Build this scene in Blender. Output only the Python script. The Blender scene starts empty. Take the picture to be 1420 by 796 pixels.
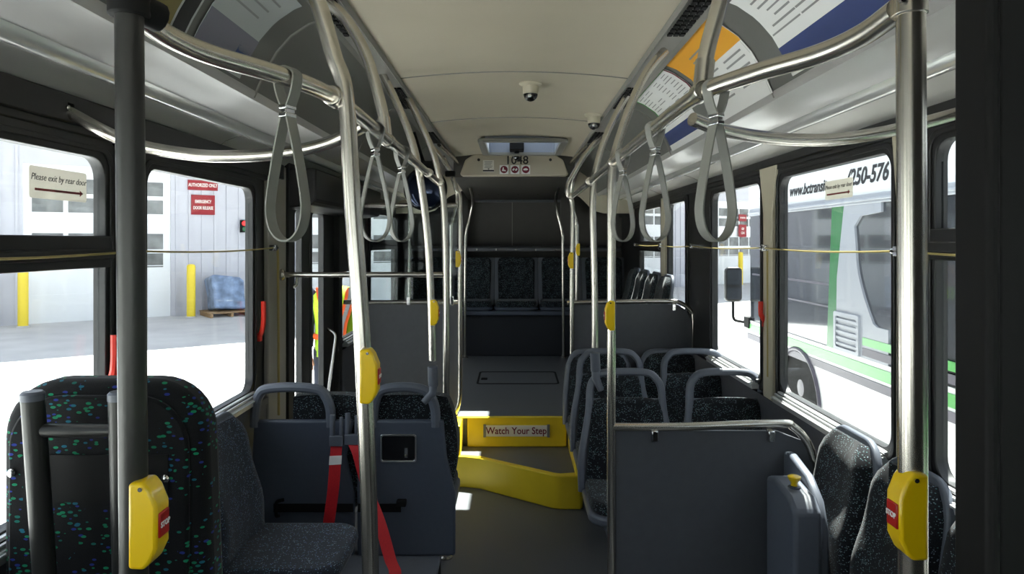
import bpy, bmesh, math, random
from mathutils import Vector, Matrix, Euler
random.seed(7)
SC = bpy.context.scene
COL = SC.collection
R = math.radians
PI = math.pi

# ------------------------------------------------------------------ camera, sky, sun, exposure
F = 1000.0                      # focal length in pixels of the 1420x796 frame
EYE = 1.5
cam_data = bpy.data.cameras.new('camera')
cam = bpy.data.objects.new('camera', cam_data)
COL.objects.link(cam)
cam.location = (0, 0, EYE)
cam.rotation_euler = (R(90), 0, 0)
cam_data.sensor_width = 36
cam_data.lens = 36 * F / 1420
cam_data.shift_x = -3 / 1420
cam_data.shift_y = -63 / 1420
cam_data.clip_start = .05
cam_data.clip_end = 300
SC.camera = cam

world = bpy.data.worlds.new('sky')
SC.world = world
world.use_nodes = True
wn = world.node_tree.nodes
wn.clear()
wo = wn.new('ShaderNodeOutputWorld')
wb = wn.new('ShaderNodeBackground')
ws = wn.new('ShaderNodeTexSky')
ws.sky_type = 'NISHITA'
ws.sun_disc = False
ws.sun_elevation = R(60)
ws.sun_rotation = R(-90)
ws.altitude = 100
ws.air_density = 1.0
ws.dust_density = 1.6
wmix = wn.new('ShaderNodeMix'); wmix.data_type = 'RGBA'
wmix.inputs[0].default_value = .66
wmix.inputs[7].default_value = (4.2, 4.2, 4.2, 1)
world.node_tree.links.new(ws.outputs[0], wmix.inputs[6])
world.node_tree.links.new(wmix.outputs[2], wb.inputs[0])
wb.inputs[1].default_value = .40
world.node_tree.links.new(wb.outputs[0], wo.inputs[0])

sun_data = bpy.data.lights.new('sun', 'SUN')
sun_data.energy = 34
sun_data.angle = R(.55)
sun_data.color = (1, .96, .9)
sun = bpy.data.objects.new('sun', sun_data)
COL.objects.link(sun)
SUN_DIR = Vector((-.24, -.42, -1))          # direction the light travels
sun.rotation_euler = SUN_DIR.to_track_quat('-Z', 'Y').to_euler()

SC.view_settings.view_transform = 'Standard'
SC.view_settings.look = 'None'
SC.view_settings.exposure = 0.3
SC.view_settings.gamma = 1
SC.view_settings.use_curve_mapping = False
SC.cycles.max_bounces = 10
SC.cycles.transparent_max_bounces = 16
SC.cycles.diffuse_bounces = 6
SC.cycles.glossy_bounces = 5
SC.cycles.sample_clamp_indirect = 6
SC.cycles.use_denoising = True

def at(px, py, Y):
    """photograph pixel + distance along the bus -> point"""
    return Vector(((px - 713) * Y / F, Y, EYE - (py - 335) * Y / F))

# ------------------------------------------------------------------ materials
def lin(c):
    return tuple(((x / 12.92) if x <= .04045 else ((x + .055) / 1.055) ** 2.4) for x in (v / 255 for v in c))

def new_mat(name):
    m = bpy.data.materials.new(name)
    m.use_nodes = True
    nt = m.node_tree
    b = nt.nodes['Principled BSDF']
    return m, nt, b

def mat(name, rgb, rough=.5, metal=0, noise=0, nscale=20, spec=.5, bump=0, coat=0, emit=None):
    m, nt, b = new_mat(name)
    c = lin(rgb)
    b.inputs['Base Color'].default_value = (*c, 1)
    b.inputs['Roughness'].default_value = rough
    b.inputs['Metallic'].default_value = metal
    b.inputs['Specular IOR Level'].default_value = spec
    b.inputs['Coat Weight'].default_value = coat
    if noise or bump:
        tc = nt.nodes.new('ShaderNodeTexCoord')
        n = nt.nodes.new('ShaderNodeTexNoise')
        n.inputs['Scale'].default_value = nscale
        n.inputs['Detail'].default_value = 5
        nt.links.new(tc.outputs['Object'], n.inputs['Vector'])
        if noise:
            r = nt.nodes.new('ShaderNodeValToRGB')
            r.color_ramp.elements[0].position = .3
            r.color_ramp.elements[1].position = .7
            r.color_ramp.elements[0].color = (*[x * (1 - noise) for x in c], 1)
            r.color_ramp.elements[1].color = (*[min(1, x * (1 + noise)) for x in c], 1)
            nt.links.new(n.outputs['Fac'], r.inputs[0])
            nt.links.new(r.outputs[0], b.inputs['Base Color'])
        if bump:
            bp = nt.nodes.new('ShaderNodeBump')
            bp.inputs['Strength'].default_value = bump
            bp.inputs['Distance'].default_value = .002
            nt.links.new(n.outputs['Fac'], bp.inputs['Height'])
            nt.links.new(bp.outputs[0], b.inputs['Normal'])
    if emit:
        b.inputs['Emission Color'].default_value = (*lin(rgb), 1)
        b.inputs['Emission Strength'].default_value = emit
    return m

def fabric(name, base, cols, scale, size, keep, fleck=.0):
    """woven moquette with scattered coloured confetti ellipses"""
    m, nt, b = new_mat(name)
    L = nt.links.new
    N = nt.nodes.new
    tc = N('ShaderNodeTexCoord')
    mp = N('ShaderNodeMapping')
    mp.inputs['Rotation'].default_value = (.1, .22, .3)
    mp.inputs['Scale'].default_value = (scale, scale, scale * 2.0)
    L(tc.outputs['Object'], mp.inputs[0])
    wob = N('ShaderNodeTexNoise'); wob.inputs['Scale'].default_value = scale * .35
    L(tc.outputs['Object'], wob.inputs['Vector'])
    add = N('ShaderNodeMix'); add.data_type = 'VECTOR'; add.inputs[0].default_value = .35
    L(mp.outputs[0], add.inputs[4]); L(wob.outputs['Color'], add.inputs[5])
    v = N('ShaderNodeTexVoronoi'); v.inputs['Scale'].default_value = 1
    L(mp.outputs[0], v.inputs['Vector'])
    lt = N('ShaderNodeMath'); lt.operation = 'LESS_THAN'; lt.inputs[1].default_value = size
    L(v.outputs['Distance'], lt.inputs[0])
    sep = N('ShaderNodeSeparateColor'); L(v.outputs['Color'], sep.inputs[0])
    # clustering: large noise decides where confetti is dense
    cl = N('ShaderNodeTexNoise'); cl.inputs['Scale'].default_value = scale * .16; cl.inputs['Detail'].default_value = 1
    L(tc.outputs['Object'], cl.inputs['Vector'])
    mr = N('ShaderNodeMapRange'); mr.inputs[1].default_value = .3; mr.inputs[2].default_value = .6
    mr.inputs[3].default_value = keep * .15; mr.inputs[4].default_value = min(1, keep * 1.9)
    L(cl.outputs['Fac'], mr.inputs[0])
    k = N('ShaderNodeMath'); k.operation = 'LESS_THAN'
    L(sep.outputs[0], k.inputs[0]); L(mr.outputs[0], k.inputs[1])
    mu = N('ShaderNodeMath'); mu.operation = 'MULTIPLY'
    L(lt.outputs[0], mu.inputs[0]); L(k.outputs[0], mu.inputs[1])
    ramp = N('ShaderNodeValToRGB'); ramp.color_ramp.interpolation = 'CONSTANT'
    els = ramp.color_ramp.elements
    els[0].position = 0; els[0].color = (*lin(cols[0]), 1)
    els[1].position = 1 / len(cols); els[1].color = (*lin(cols[1]), 1)
    for i, c in enumerate(cols[2:], 2):
        e = els.new(i / len(cols)); e.color = (*lin(c), 1)
    L(sep.outputs[1], ramp.inputs[0])
    fn = N('ShaderNodeTexNoise'); fn.inputs['Scale'].default_value = 420; fn.inputs['Detail'].default_value = 2
    L(tc.outputs['Object'], fn.inputs['Vector'])
    fr = N('ShaderNodeValToRGB')
    fr.color_ramp.elements[0].position = .35; fr.color_ramp.elements[1].position = .75
    bl = lin(base)
    fr.color_ramp.elements[0].color = (*[x * .7 for x in bl], 1)
    fr.color_ramp.elements[1].color = (*[x * (1.3 + fleck) for x in bl], 1)
    L(fn.outputs['Fac'], fr.inputs[0])
    mx = N('ShaderNodeMix'); mx.data_type = 'RGBA'
    L(mu.outputs[0], mx.inputs[0]); L(fr.outputs[0], mx.inputs[6]); L(ramp.outputs[0], mx.inputs[7])
    L(mx.outputs[2], b.inputs['Base Color'])
    b.inputs['Roughness'].default_value = .9
    b.inputs['Specular IOR Level'].default_value = .2
    b.inputs['Sheen Weight'].default_value = .15
    bp = N('ShaderNodeBump'); bp.inputs['Strength'].default_value = .25; bp.inputs['Distance'].default_value = .001
    L(fn.outputs['Fac'], bp.inputs['Height']); L(bp.outputs[0], b.inputs['Normal'])
    return m

def glass(name, tint=(.86, .9, .9), refl=1.0):
    m = bpy.data.materials.new(name); m.use_nodes = True
    nt = m.node_tree; nt.nodes.clear()
    N = nt.nodes.new; L = nt.links.new
    o = N('ShaderNodeOutputMaterial'); t = N('ShaderNodeBsdfTransparent'); g = N('ShaderNodeBsdfGlossy')
    t.inputs[0].default_value = (*tint, 1)
    g.inputs['Roughness'].default_value = .02
    f = N('ShaderNodeLayerWeight'); f.inputs[0].default_value = .5      # facing term, the same from both sides of the pane
    pw = N('ShaderNodeMath'); pw.operation = 'POWER'; pw.inputs[1].default_value = 5
    L(f.outputs['Facing'], pw.inputs[0])
    s = N('ShaderNodeMath'); s.operation = 'MULTIPLY_ADD'; s.inputs[1].default_value = .6 * refl; s.inputs[2].default_value = .025 * refl
    L(pw.outputs[0], s.inputs[0])
    mx = N('ShaderNodeMixShader')
    L(s.outputs[0], mx.inputs[0]); L(t.outputs[0], mx.inputs[1]); L(g.outputs[0], mx.inputs[2])
    L(mx.outputs[0], o.inputs[0])
    return m

def vinyl(name, rgb):
    """thin printed vinyl that lets some daylight through"""
    m = bpy.data.materials.new(name); m.use_nodes = True
    nt = m.node_tree; nt.nodes.clear(); N = nt.nodes.new; L = nt.links.new
    o = N('ShaderNodeOutputMaterial'); d = N('ShaderNodeBsdfDiffuse'); t = N('ShaderNodeBsdfTranslucent'); mx = N('ShaderNodeMixShader')
    d.inputs[0].default_value = (*lin(rgb), 1); t.inputs[0].default_value = (*lin(rgb), 1)
    mx.inputs[0].default_value = .5
    L(d.outputs[0], mx.inputs[1]); L(t.outputs[0], mx.inputs[2]); L(mx.outputs[0], o.inputs[0])
    return m

def siding(name, rgb, period):
    """painted ribbed steel siding: the ribs are modelled, the panel colour varies slightly"""
    return mat(name, rgb, .5, 0, .05, 1.5)

M = {
 'steel': mat('brushed_steel', (205, 200, 190), .24, .95),
 'steel_dark': mat('dark_grey_metal', (62, 62, 60), .34, .55),  # darker grey metal for the front left pole and tube frame
 'chrome': mat('chrome', (225, 225, 225), .12, 1),
 'ceiling': mat('ceiling_cream', (186, 177, 158), .55, 0, .03, 3),
 'cream': mat('cream_plastic', (196, 188, 166), .45, 0, .03, 6),
 'cove': mat('cove_grey', (104, 104, 100), .5),
 'duct': mat('duct_grey', (128, 126, 120), .45),
 'luminaire': mat('luminaire_diffuser', (176, 174, 172), .3, 0, 0, 1, .6),
 'upper_white': mat('upper_panel_white', (192, 190, 184), .4),
 'lip': mat('polished_trim_strip', (228, 228, 226), .18, .5),
 'black': mat('black_rubber', (30, 30, 31), .42),
 'black_gloss': mat('black_gloss', (22, 22, 24), .2),
 'matte_black': mat('matte_black', (20, 20, 20), .7, spec=.2),
 'post_grey': mat('post_grey', (158, 154, 144), .5),
 'wall_grey': mat('side_wall_grey', (88, 88, 92), .5, 0, .08, 40),
 'dark_panel': mat('dark_grey_panel', (86, 88, 93), .42, 0, .05, 30),
 'rear_panel': mat('rear_wall_charcoal', (74, 72, 68), .5, 0, .05, 10),
 'floor': mat('speckled_floor_vinyl', (90, 92, 95), .45, 0, .25, 260),
 'deck_front': mat('bench_front_black', (32, 34, 40), .6),
 'shell': mat('blue_grey_shell', (97, 102, 112), .38, 0, .04, 50),
 'shell_dark': mat('charcoal_shell', (73, 80, 93), .42, 0, .04, 50),
 'yellow': mat('safety_yellow', (236, 206, 44), .35, 0, .03, 10),
 'yellow_box': mat('yellow_plastic', (240, 200, 10), .28, coat=.3),
 'red': mat('red_button', (176, 26, 24), .35),
 'red_web': mat('red_webbing', (196, 22, 34), .6, 0, .1, 200),
 'red_handle': mat('red_handle', (222, 50, 34), .4),
 'white': mat('white_print', (238, 238, 236), .5),
 'offwhite': mat('sign_white', (226, 222, 214), .45),
 'ink': mat('black_ink', (30, 30, 34), .6),
 'maroon': mat('maroon_ink', (112, 16, 40), .6),
 'red_ink': mat('red_ink', (146, 22, 34), .6),
 'blue_ink': mat('navy_print', (44, 62, 120), .5),
 'lav_ink': mat('lavender_print', (122, 120, 136), .5),
 'olive_ink': mat('olive_print', (120, 108, 50), .5),
 'poster_grey': mat('poster_grey', (186, 190, 190), .5),
 'green_ink': mat('green_print', (60, 150, 60), .5),
 'orange_ink': mat('orange_print', (236, 168, 50), .5),
 'grey_ink': mat('grey_print', (120, 120, 120), .5),
 'pale_ink': mat('pale_print', (150, 150, 150), .5),
 'liner': mat('hatch_liner_grey', (128, 134, 146), .4),
 'deep_black': mat('deep_black_panel', (13, 13, 13), .6, spec=.15),
 'vinyl': vinyl('translucent_white_vinyl', (226, 222, 214)),
 'strap': mat('grey_strap', (128, 128, 122), .6),
 'cord': mat('pull_cord_yellow', (170, 152, 92), .5),
 'glass': glass('window_glass'),
 'glass_dark': glass('door_glass', (.5, .53, .53)),
 'sill': mat('aluminium_sill', (225, 225, 225), .3, .6),
 'mirror_blue': mat('convex_mirror_blue', (34, 44, 66), .08, .6),
 'mirror': mat('mirror_glass', (190, 200, 212), .05, 1),
 'fab_bold': fabric('confetti_moquette', (18, 18, 20), [(14, 130, 90), (16, 104, 92), (24, 100, 120), (34, 50, 130), (18, 120, 84)], 62, .36, .42),
 'fab': fabric('speckled_moquette', (25, 26, 30), [(130, 150, 152), (84, 120, 122), (120, 136, 150), (96, 118, 120)], 130, .32, .5, .6),
 'fab_blue': fabric('blue_speckled_moquette', (42, 47, 57), [(130, 150, 165), (80, 120, 140), (100, 120, 160)], 140, .32, .5, .6),
 'concrete': mat('pale_concrete', (196, 196, 196), .8, 0, .1, 1.2),
 'siding': siding('grey_steel_siding', (196, 196, 204), .3),
 'door_white': mat('garage_door_white', (236, 238, 240), .5),
 'pane': mat('garage_window_pane', (120, 122, 122), .15, 0, .5, 2),
 'bollard': mat('bollard_yellow', (242, 214, 60), .5),
 'bus_white': mat('bus_paint_white', (238, 240, 240), .3, coat=.4),
 'bus_green': mat('bus_paint_green', (96, 186, 96), .3, coat=.3),
 'bus_deep_green': mat('bus_paint_deep_green', (30, 120, 56), .3, coat=.3),
 'bus_grey': mat('bus_paint_grey', (96, 92, 104), .35),
 'bus_silver': mat('bus_silver', (176, 180, 188), .35),
 'bus_glass': mat('bus_tinted_glass', (56, 60, 66), .07, 0, 0, 1, .9, coat=.6),
 'tyre': mat('tyre_rubber', (70, 68, 68), .8),
 'tarp': mat('blue_shrink_wrap', (120, 140, 172), .25, 0, .5, 5, bump=1),
 'wood': mat('pallet_wood', (160, 130, 96), .8, 0, .2, 20),
 'hi_vis': mat('hi_vis_lime', (186, 232, 40), .7),
 'hi_orange': mat('hi_vis_orange', (250, 96, 24), .6),
 'silver_tape': mat('reflective_tape', (150, 150, 150), .4),
 'skin': mat('skin', (205, 150, 120), .6),
 'trousers': mat('navy_cloth', (40, 46, 62), .9),
 'hair': mat('dark_hair', (44, 32, 26), .8),
 'lamp_red': mat('signal_red', (255, 40, 40), .4, emit=2.5),
 'lamp_green': mat('signal_green', (40, 110, 70), .4),
 'exit_green': mat('exit_green', (40, 150, 80), .5),
}

# ------------------------------------------------------------------ mesh building
class MB:
    def __init__(s): s.v = []; s.f = []
    def add(s, vs, fs):
        o = len(s.v); s.v += [tuple(p) for p in vs]; s.f += [tuple(i + o for i in f) for f in fs]; return s
    def box(s, x0, x1, y0, y1, z0, z1, m=None):
        vs = [Vector((x, y, z)) for z in (z0, z1) for y in (y0, y1) for x in (x0, x1)]
        if m is not None: vs = [m @ p for p in vs]
        return s.add(vs, [(0, 2, 3, 1), (4, 5, 7, 6), (0, 1, 5, 4), (2, 6, 7, 3), (0, 4, 6, 2), (1, 3, 7, 5)])
    def prism(s, poly, ax, a0, a1, m=None):
        """poly: list of 2-D points in the plane normal to axis ax ('x': (y,z), 'y': (x,z), 'z': (x,y))"""
        def p3(p, a):
            q = Vector({'x': (a, p[0], p[1]), 'y': (p[0], a, p[1]), 'z': (p[0], p[1], a)}[ax])
            return m @ q if m is not None else q
        n = len(poly)
        vs = [p3(p, a0) for p in poly] + [p3(p, a1) for p in poly]
        fs = [tuple(range(n)), tuple(range(2 * n - 1, n - 1, -1))]
        fs += [(i, (i + 1) % n + 0, (i + 1) % n + n, i + n)[::-1] for i in range(n)]
        return s.add(vs, fs)
    def ring(s, outer, inner, ax, a0, a1, m=None):
        def p3(p, a):
            q = Vector({'x': (a, p[0], p[1]), 'y': (p[0], a, p[1]), 'z': (p[0], p[1], a)}[ax])
            return m @ q if m is not None else q
        n = len(outer)
        vs = [p3(p, a0) for p in outer] + [p3(p, a0) for p in inner] + [p3(p, a1) for p in outer] + [p3(p, a1) for p in inner]
        fs = []
        for i in range(n):
            j = (i + 1) % n
            fs += [(i, j, n + j, n + i), (2 * n + j, 2 * n + i, 3 * n + i, 3 * n + j),
                   (j, i, 2 * n + i, 2 * n + j), (n + i, n + j, 3 * n + j, 3 * n + i)]
        return s.add(vs, fs)
    def tube(s, pts, r, n=12, closed=False, sx=1.0):
        pts = [Vector(p) for p in pts]
        k = len(pts); vs = []; fs = []
        nrm = None
        for i, p in enumerate(pts):
            if closed: t = pts[(i + 1) % k] - pts[i - 1]
            else: t = pts[min(i + 1, k - 1)] - pts[max(i - 1, 0)]
            t.normalize()
            if nrm is None:
                nrm = t.orthogonal().normalized()
            else:
                nrm = (nrm - t * nrm.dot(t)).normalized()
            b = t.cross(nrm)
            rr = r[i] if isinstance(r, (list, tuple)) else r
            for a in range(n):
                c = 2 * PI * a / n
                vs.append(p + nrm * math.cos(c) * rr + b * math.sin(c) * rr * sx)
        for i in range(k if closed else k - 1):
            j = (i + 1) % k
            for a in range(n):
                c = (a + 1) % n
                fs.append((i * n + a, i * n + c, j * n + c, j * n + a))
        if not closed:
            fs.append(tuple(range(n - 1, -1, -1))); fs.append(tuple((k - 1) * n + a for a in range(n)))
        return s.add(vs, fs)
    def band(s, pts, w, th, axis, closed=False):
        """flat webbing: path pts, width w along axis, thickness th"""
        pts = [Vector(p) for p in pts]; axis = Vector(axis).normalized()
        k = len(pts); vs = []; fs = []
        for i, p in enumerate(pts):
            if closed: t = pts[(i + 1) % k] - pts[i - 1]
            else: t = pts[min(i + 1, k - 1)] - pts[max(i - 1, 0)]
            nn = t.cross(axis).normalized()
            for (a, b) in ((-1, -1), (1, -1), (1, 1), (-1, 1)):
                vs.append(p + axis * a * w / 2 + nn * b * th / 2)
        for i in range(k if closed else k - 1):
            j = (i + 1) % k
            for a in range(4):
                c = (a + 1) % 4
                fs.append((i * 4 + a, i * 4 + c, j * 4 + c, j * 4 + a))
        if not closed:
            fs.append((3, 2, 1, 0)); fs.append(tuple((k - 1) * 4 + a for a in range(4)))
        return s.add(vs, fs)
    def lathe(s, prof, c, ax='z', n=24):
        """prof: (radius, height) list"""
        c = Vector(c); vs = []; fs = []
        for (r, h) in prof:
            for a in range(n):
                t = 2 * PI * a / n
                d = {'z': Vector((r * math.cos(t), r * math.sin(t), h)), 'y': Vector((r * math.cos(t), h, r * math.sin(t))),
                     'x': Vector((h, r * math.cos(t), r * math.sin(t)))}[ax]
                vs.append(c + d)
        for i in range(len(prof) - 1):
            for a in range(n):
                b = (a + 1) % n
                fs.append((i * n + a, i * n + b, (i + 1) * n + b, (i + 1) * n + a))
        fs.append(tuple(range(n))); fs.append(tuple((len(prof) - 1) * n + a for a in range(n - 1, -1, -1)))
        return s.add(vs, fs)

def rrect(a0, a1, b0, b1, r, n=6):
    if not isinstance(r, (list, tuple)): r = [r] * 4          # corners: (a1,b1) (a0,b1) (a0,b0) (a1,b0)
    out = []
    for (ca, cb, st, q) in ((a1 - r[0], b1 - r[0], 0, r[0]), (a0 + r[1], b1 - r[1], 90, r[1]),
                            (a0 + r[2], b0 + r[2], 180, r[2]), (a1 - r[3], b0 + r[3], 270, r[3])):
        for i in range(n + 1):
            t = R(st + 90 * i / n); out.append((ca + q * math.cos(t), cb + q * math.sin(t)))
    return out

def spline(pts, n=8, closed=False):
    pts = [Vector(p) for p in pts]; k = len(pts); out = []
    rng = range(k) if closed else range(k - 1)
    for i in rng:
        if closed: p0, p1, p2, p3 = pts[i - 1], pts[i], pts[(i + 1) % k], pts[(i + 2) % k]
        else: p0, p1, p2, p3 = pts[max(i - 1, 0)], pts[i], pts[i + 1], pts[min(i + 2, k - 1)]
        for j in range(n):
            t = j / n
            out.append(.5 * ((2 * p1) + (p2 - p0) * t + (2 * p0 - 5 * p1 + 4 * p2 - p3) * t * t + (3 * p1 - p0 - 3 * p2 + p3) * t ** 3))
    if not closed: out.append(pts[-1])
    return out

def fillet(pts, r, n=6):
    pts = [Vector(p) for p in pts]; out = [pts[0]]
    for i in range(1, len(pts) - 1):
        a, b, c = pts[i - 1], pts[i], pts[i + 1]
        d = min(r, (a - b).length * .49, (c - b).length * .49)
        p = b + (a - b).normalized() * d; q = b + (c - b).normalized() * d
        for j in range(n + 1):
            t = j / n
            out.append(p * (1 - t) ** 2 + b * 2 * t * (1 - t) + q * t * t)
    out.append(pts[-1])
    return out

def obj(name, mb, m, parent=None, bevel=0, seg=2, world=True, smooth=35, flat=False):
    """link mb as ONE mesh object; with a parent, world coordinates are made local to it"""
    me = bpy.data.meshes.new(name)
    vs = mb.v
    if parent is not None and world:
        org = Vector((0, 0, 0)); p = parent
        inv = world_matrix(parent).inverted()
        vs = [tuple(inv @ Vector(v)) for v in vs]
    me.from_pydata(vs, [], mb.f)
    bm = bmesh.new(); bm.from_mesh(me); bmesh.ops.recalc_face_normals(bm, faces=bm.faces); bm.to_mesh(me); bm.free()
    me.materials.append(m if not isinstance(m, str) else M[m])
    if not flat:
        for p in me.polygons: p.use_smooth = True
        me.set_sharp_from_angle(angle=R(smooth))
    o = bpy.data.objects.new(name, me)
    COL.objects.link(o)
    if parent is not None: o.parent = parent
    if bevel:
        bv = o.modifiers.new('bevel', 'BEVEL'); bv.width = bevel; bv.segments = seg; bv.limit_method = 'ANGLE'; bv.angle_limit = R(35)
        bv.harden_normals = False
    return o

def world_matrix(o):
    mtx = Matrix.Translation(o.location) @ o.rotation_euler.to_matrix().to_4x4()
    return world_matrix(o.parent) @ mtx if o.parent else mtx

def tag(o, label, cat, group=None, kind=None):
    o['label'] = label; o['category'] = cat
    if group: o['group'] = group
    if kind: o['kind'] = kind
    return o

def thing(name, label, cat, loc=(0, 0, 0), rotz=0, group=None):
    o = bpy.data.objects.new(name, None); COL.objects.link(o)
    o.empty_display_size = .05
    o.location = loc; o.rotation_euler = (0, 0, rotz)
    return tag(o, label, cat, group)

def struct(name, mb, m, parent=None, **k):
    o = obj(name, mb, m, parent, **k)
    if parent is None: o['kind'] = 'structure'
    return o

def dup(root, loc=None, rotz=None, label=None):
    r = root.copy(); COL.objects.link(r)
    if loc is not None: r.location = loc
    if rotz is not None: r.rotation_euler = (0, 0, rotz)
    if label: r['label'] = label
    for ch in list(root.children):
        c = ch.copy(); COL.objects.link(c); c.parent = r
        for g in list(ch.children):
            d = g.copy(); COL.objects.link(d); d.parent = c
    return r

def text(name, body, size, m, parent, loc, right, up, align='CENTER', shear=0, ext=.0006, bold=0, sxx=1.0):
    cu = bpy.data.curves.new(name, 'FONT'); cu.body = body; cu.size = size
    cu.align_x = align; cu.align_y = 'CENTER'; cu.extrude = ext; cu.shear = shear; cu.offset = bold; cu.resolution_u = 3
    t = bpy.data.objects.new(name, cu); COL.objects.link(t)
    dg = bpy.context.evaluated_depsgraph_get(); dg.update()
    me = bpy.data.meshes.new_from_object(t.evaluated_get(dg))
    bpy.data.objects.remove(t); bpy.data.curves.remove(cu)
    rt = Vector(right).normalized(); u = Vector(up).normalized(); nn = rt.cross(u)
    inv = world_matrix(parent).inverted()
    for v in me.vertices:
        v.co = inv @ (Vector(loc) + rt * v.co.x * sxx + u * v.co.y + nn * v.co.z)
    me.materials.clear(); me.materials.append(M[m])
    o = bpy.data.objects.new(name, me); COL.objects.link(o); o.parent = parent
    return o

# ------------------------------------------------------------------ bus shell
WL, WR = -1.13, 1.15            # inner faces of the side walls
ZS = .865                       # window sill
ZTL, ZTR = 1.725, 1.772         # window heads left / right
Y0, Y1 = -1.3, 7.9
DECK = .37

# windows: (y0, y1, transom or None)
LEFTW = [(-.9, -.05, None), (.15, .95, None), (1.12, 1.975, 1.43), (2.2, 3.09, None), (4.68, 5.35, None), (5.62, 6.75, 1.43)]
RIGHTW = [(-.9, -.05, None), (.05, .85, None), (.98, 1.95, 1.45), (2.18, 3.09, None), (3.34, 4.15, None), (4.8, 5.32, None), (5.6, 6.5, 1.42)]
DOOR = (3.55, 4.56)

def wall(name, side, wins, door):
    mb = MB()
    xi = WL if side < 0 else WR
    xo = xi + side * .03
    x0, x1 = sorted((xi, xo))
    ZT = ZTL if side < 0 else ZTR
    opens = [(a - .04, b + .04, ZS - .04, ZT + .04) for a, b, _ in wins]
    if door: opens.append((door[0] - .02, door[1] + .02, -.05, 1.93))
    opens.sort()
    y = Y0
    for (a, b, z0, z1) in opens:
        mb.box(x0, x1, y, a, -.3, 2.0)
        if z0 > 0: mb.box(x0, x1, a, b, -.3, z0)
        else: mb.box(x0, x1, a, b, -.3, z0)
        mb.box(x0, x1, a, b, z1, 2.0)
        y = b
    mb.box(x0, x1, y, Y1, -.3, 2.0)
    return struct(name, mb, 'black', flat=True)

wall('wall_left', -1, LEFTW, DOOR)
wall('wall_right', 1, RIGHTW, None)
mb = MB().box(WL - .02, WR + .02, Y0, 4.66, -.06, 0)
struct('floor', mb, 'floor', flat=True)
mb = MB().box(WL - .01, -.36, 4.66, Y1, .0, DECK).box(.375, WR + .01, 4.66, Y1, 0, DECK).box(-.36, .375, 4.66, Y1, 0, DECK)
deck = struct('floor_deck', MB().box(WL - .01, WR + .01, 4.665, Y1, .0, DECK), 'floor', flat=True)
# hatch in the deck
mb = MB().ring(rrect(-.3, .36, 5.72, 6.25, .03, 3), rrect(-.285, .345, 5.735, 6.235, .025, 3), 'z', DECK, DECK + .004)
mb.box(-.27, -.22, 5.9, 5.96, DECK, DECK + .006)
struct('hatch_outline', mb, 'matte_black', deck)
mb = MB().box(WL - .07, WR + .07, Y1, Y1 + .06, -.3, 2.5)
struct('wall_rear', mb, 'rear_panel', flat=True)

# front bulkhead with the windscreen, behind the viewpoint
mb = MB().box(WL - .07, WR + .07, Y0 - .06, Y0, -.3, 1.0).box(WL - .07, WR + .07, Y0 - .06, Y0, 1.85, 2.36)
for (a, b) in ((WL - .07, WL + .08), (-.03, .05), (WR - .08, WR + .07)): mb.box(a, b, Y0 - .06, Y0, 1.0, 1.85)
struct('wall_front', mb, 'black', flat=True)
struct('window_20', MB().box(WL + .07, WR - .07, Y0 - .035, Y0 - .029, .99, 1.86), 'glass', flat=True)

# ceiling: domed middle panel
def strip(pairs, y0, y1, th=.01):
    """cross-section polyline [(x,z)..] extruded along the bus, th thick upwards"""
    mb = MB(); n = len(pairs)
    vs = [(x, y, z + d) for d in (0, th) for y in (y0, y1) for (x, z) in pairs]
    fs = []
    for i in range(n - 1):
        fs += [(i, i + 1, n + i + 1, n + i), (2 * n + i + 1, 2 * n + i, 3 * n + i, 3 * n + i + 1),
               (i + 1, i, 2 * n + i, 2 * n + i + 1), (n + i, n + i + 1, 3 * n + i + 1, 3 * n + i)]
    fs += [(0, n, 3 * n, 2 * n), (n - 1, 3 * n - 1, 4 * n - 1, 2 * n - 1)]
    fs = [f if max(f) < 4 * n else f for f in fs]
    return mb.add(vs, fs)

YC = 5.92                       # where the flat ceiling ends
dome = [(-.49 + .98 * i / 14, 2.195 + .03 * (1 - (-1 + 2 * i / 14) ** 2)) for i in range(15)]
HX0, HX1, HY0, HY1 = -.20, .32, 4.95, 5.66      # roof hatch opening
dome_z = lambda x: 2.195 + .03 * (1 - (x / .49) ** 2)
cm = strip(dome, Y0, HY0, .02)
for part in (strip(dome, HY1, YC, .02),
             strip([(x, z) for x, z in dome if x < HX0] + [(HX0, dome_z(HX0))], HY0, HY1, .02),
             strip([(HX1, dome_z(HX1))] + [(x, z) for x, z in dome if x > HX1], HY0, HY1, .02)):
    cm.add(part.v, part.f)
ceil = struct('ceiling', cm, 'ceiling')
for yy in (.9, 3.07, 4.2):
    mb = MB(); mb.tube([(x, yy, z) for x, z in dome], .004, 6)
    struct('seam', mb, 'duct', ceil)
# roof slab over everything, keeps sky light out
struct('roof', MB().box(WL - .07, WR + .07, Y0, HY0, 2.3, 2.36).box(WL - .07, WR + .07, HY1, Y1 + .06, 2.3, 2.36).box(WL - .07, HX0, HY0, HY1, 2.3, 2.36).box(HX1, WR + .07, HY0, HY1, 2.3, 2.36).box(WL - .07, WL, Y0, Y1, 1.99, 2.31).box(WR, WR + .07, Y0, Y1, 1.99, 2.31), 'bus_white', flat=True)

COVE = [(.575, 2.19), (.63, 2.168), (.686, 2.13), (.73, 2.08), (.768, 2.015), (.80, 1.942)]
def cove_pt(t):
    """0..1 down the cove"""
    s = t * (len(COVE) - 1); i = min(int(s), len(COVE) - 2); f = s - i
    return (COVE[i][0] * (1 - f) + COVE[i + 1][0] * f, COVE[i][1] * (1 - f) + COVE[i + 1][1] * f)

tn = 0
def trim(mb, m, **k):
    global tn
    tn += 1
    return struct('trim_%d' % tn, mb, m, **k)

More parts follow.
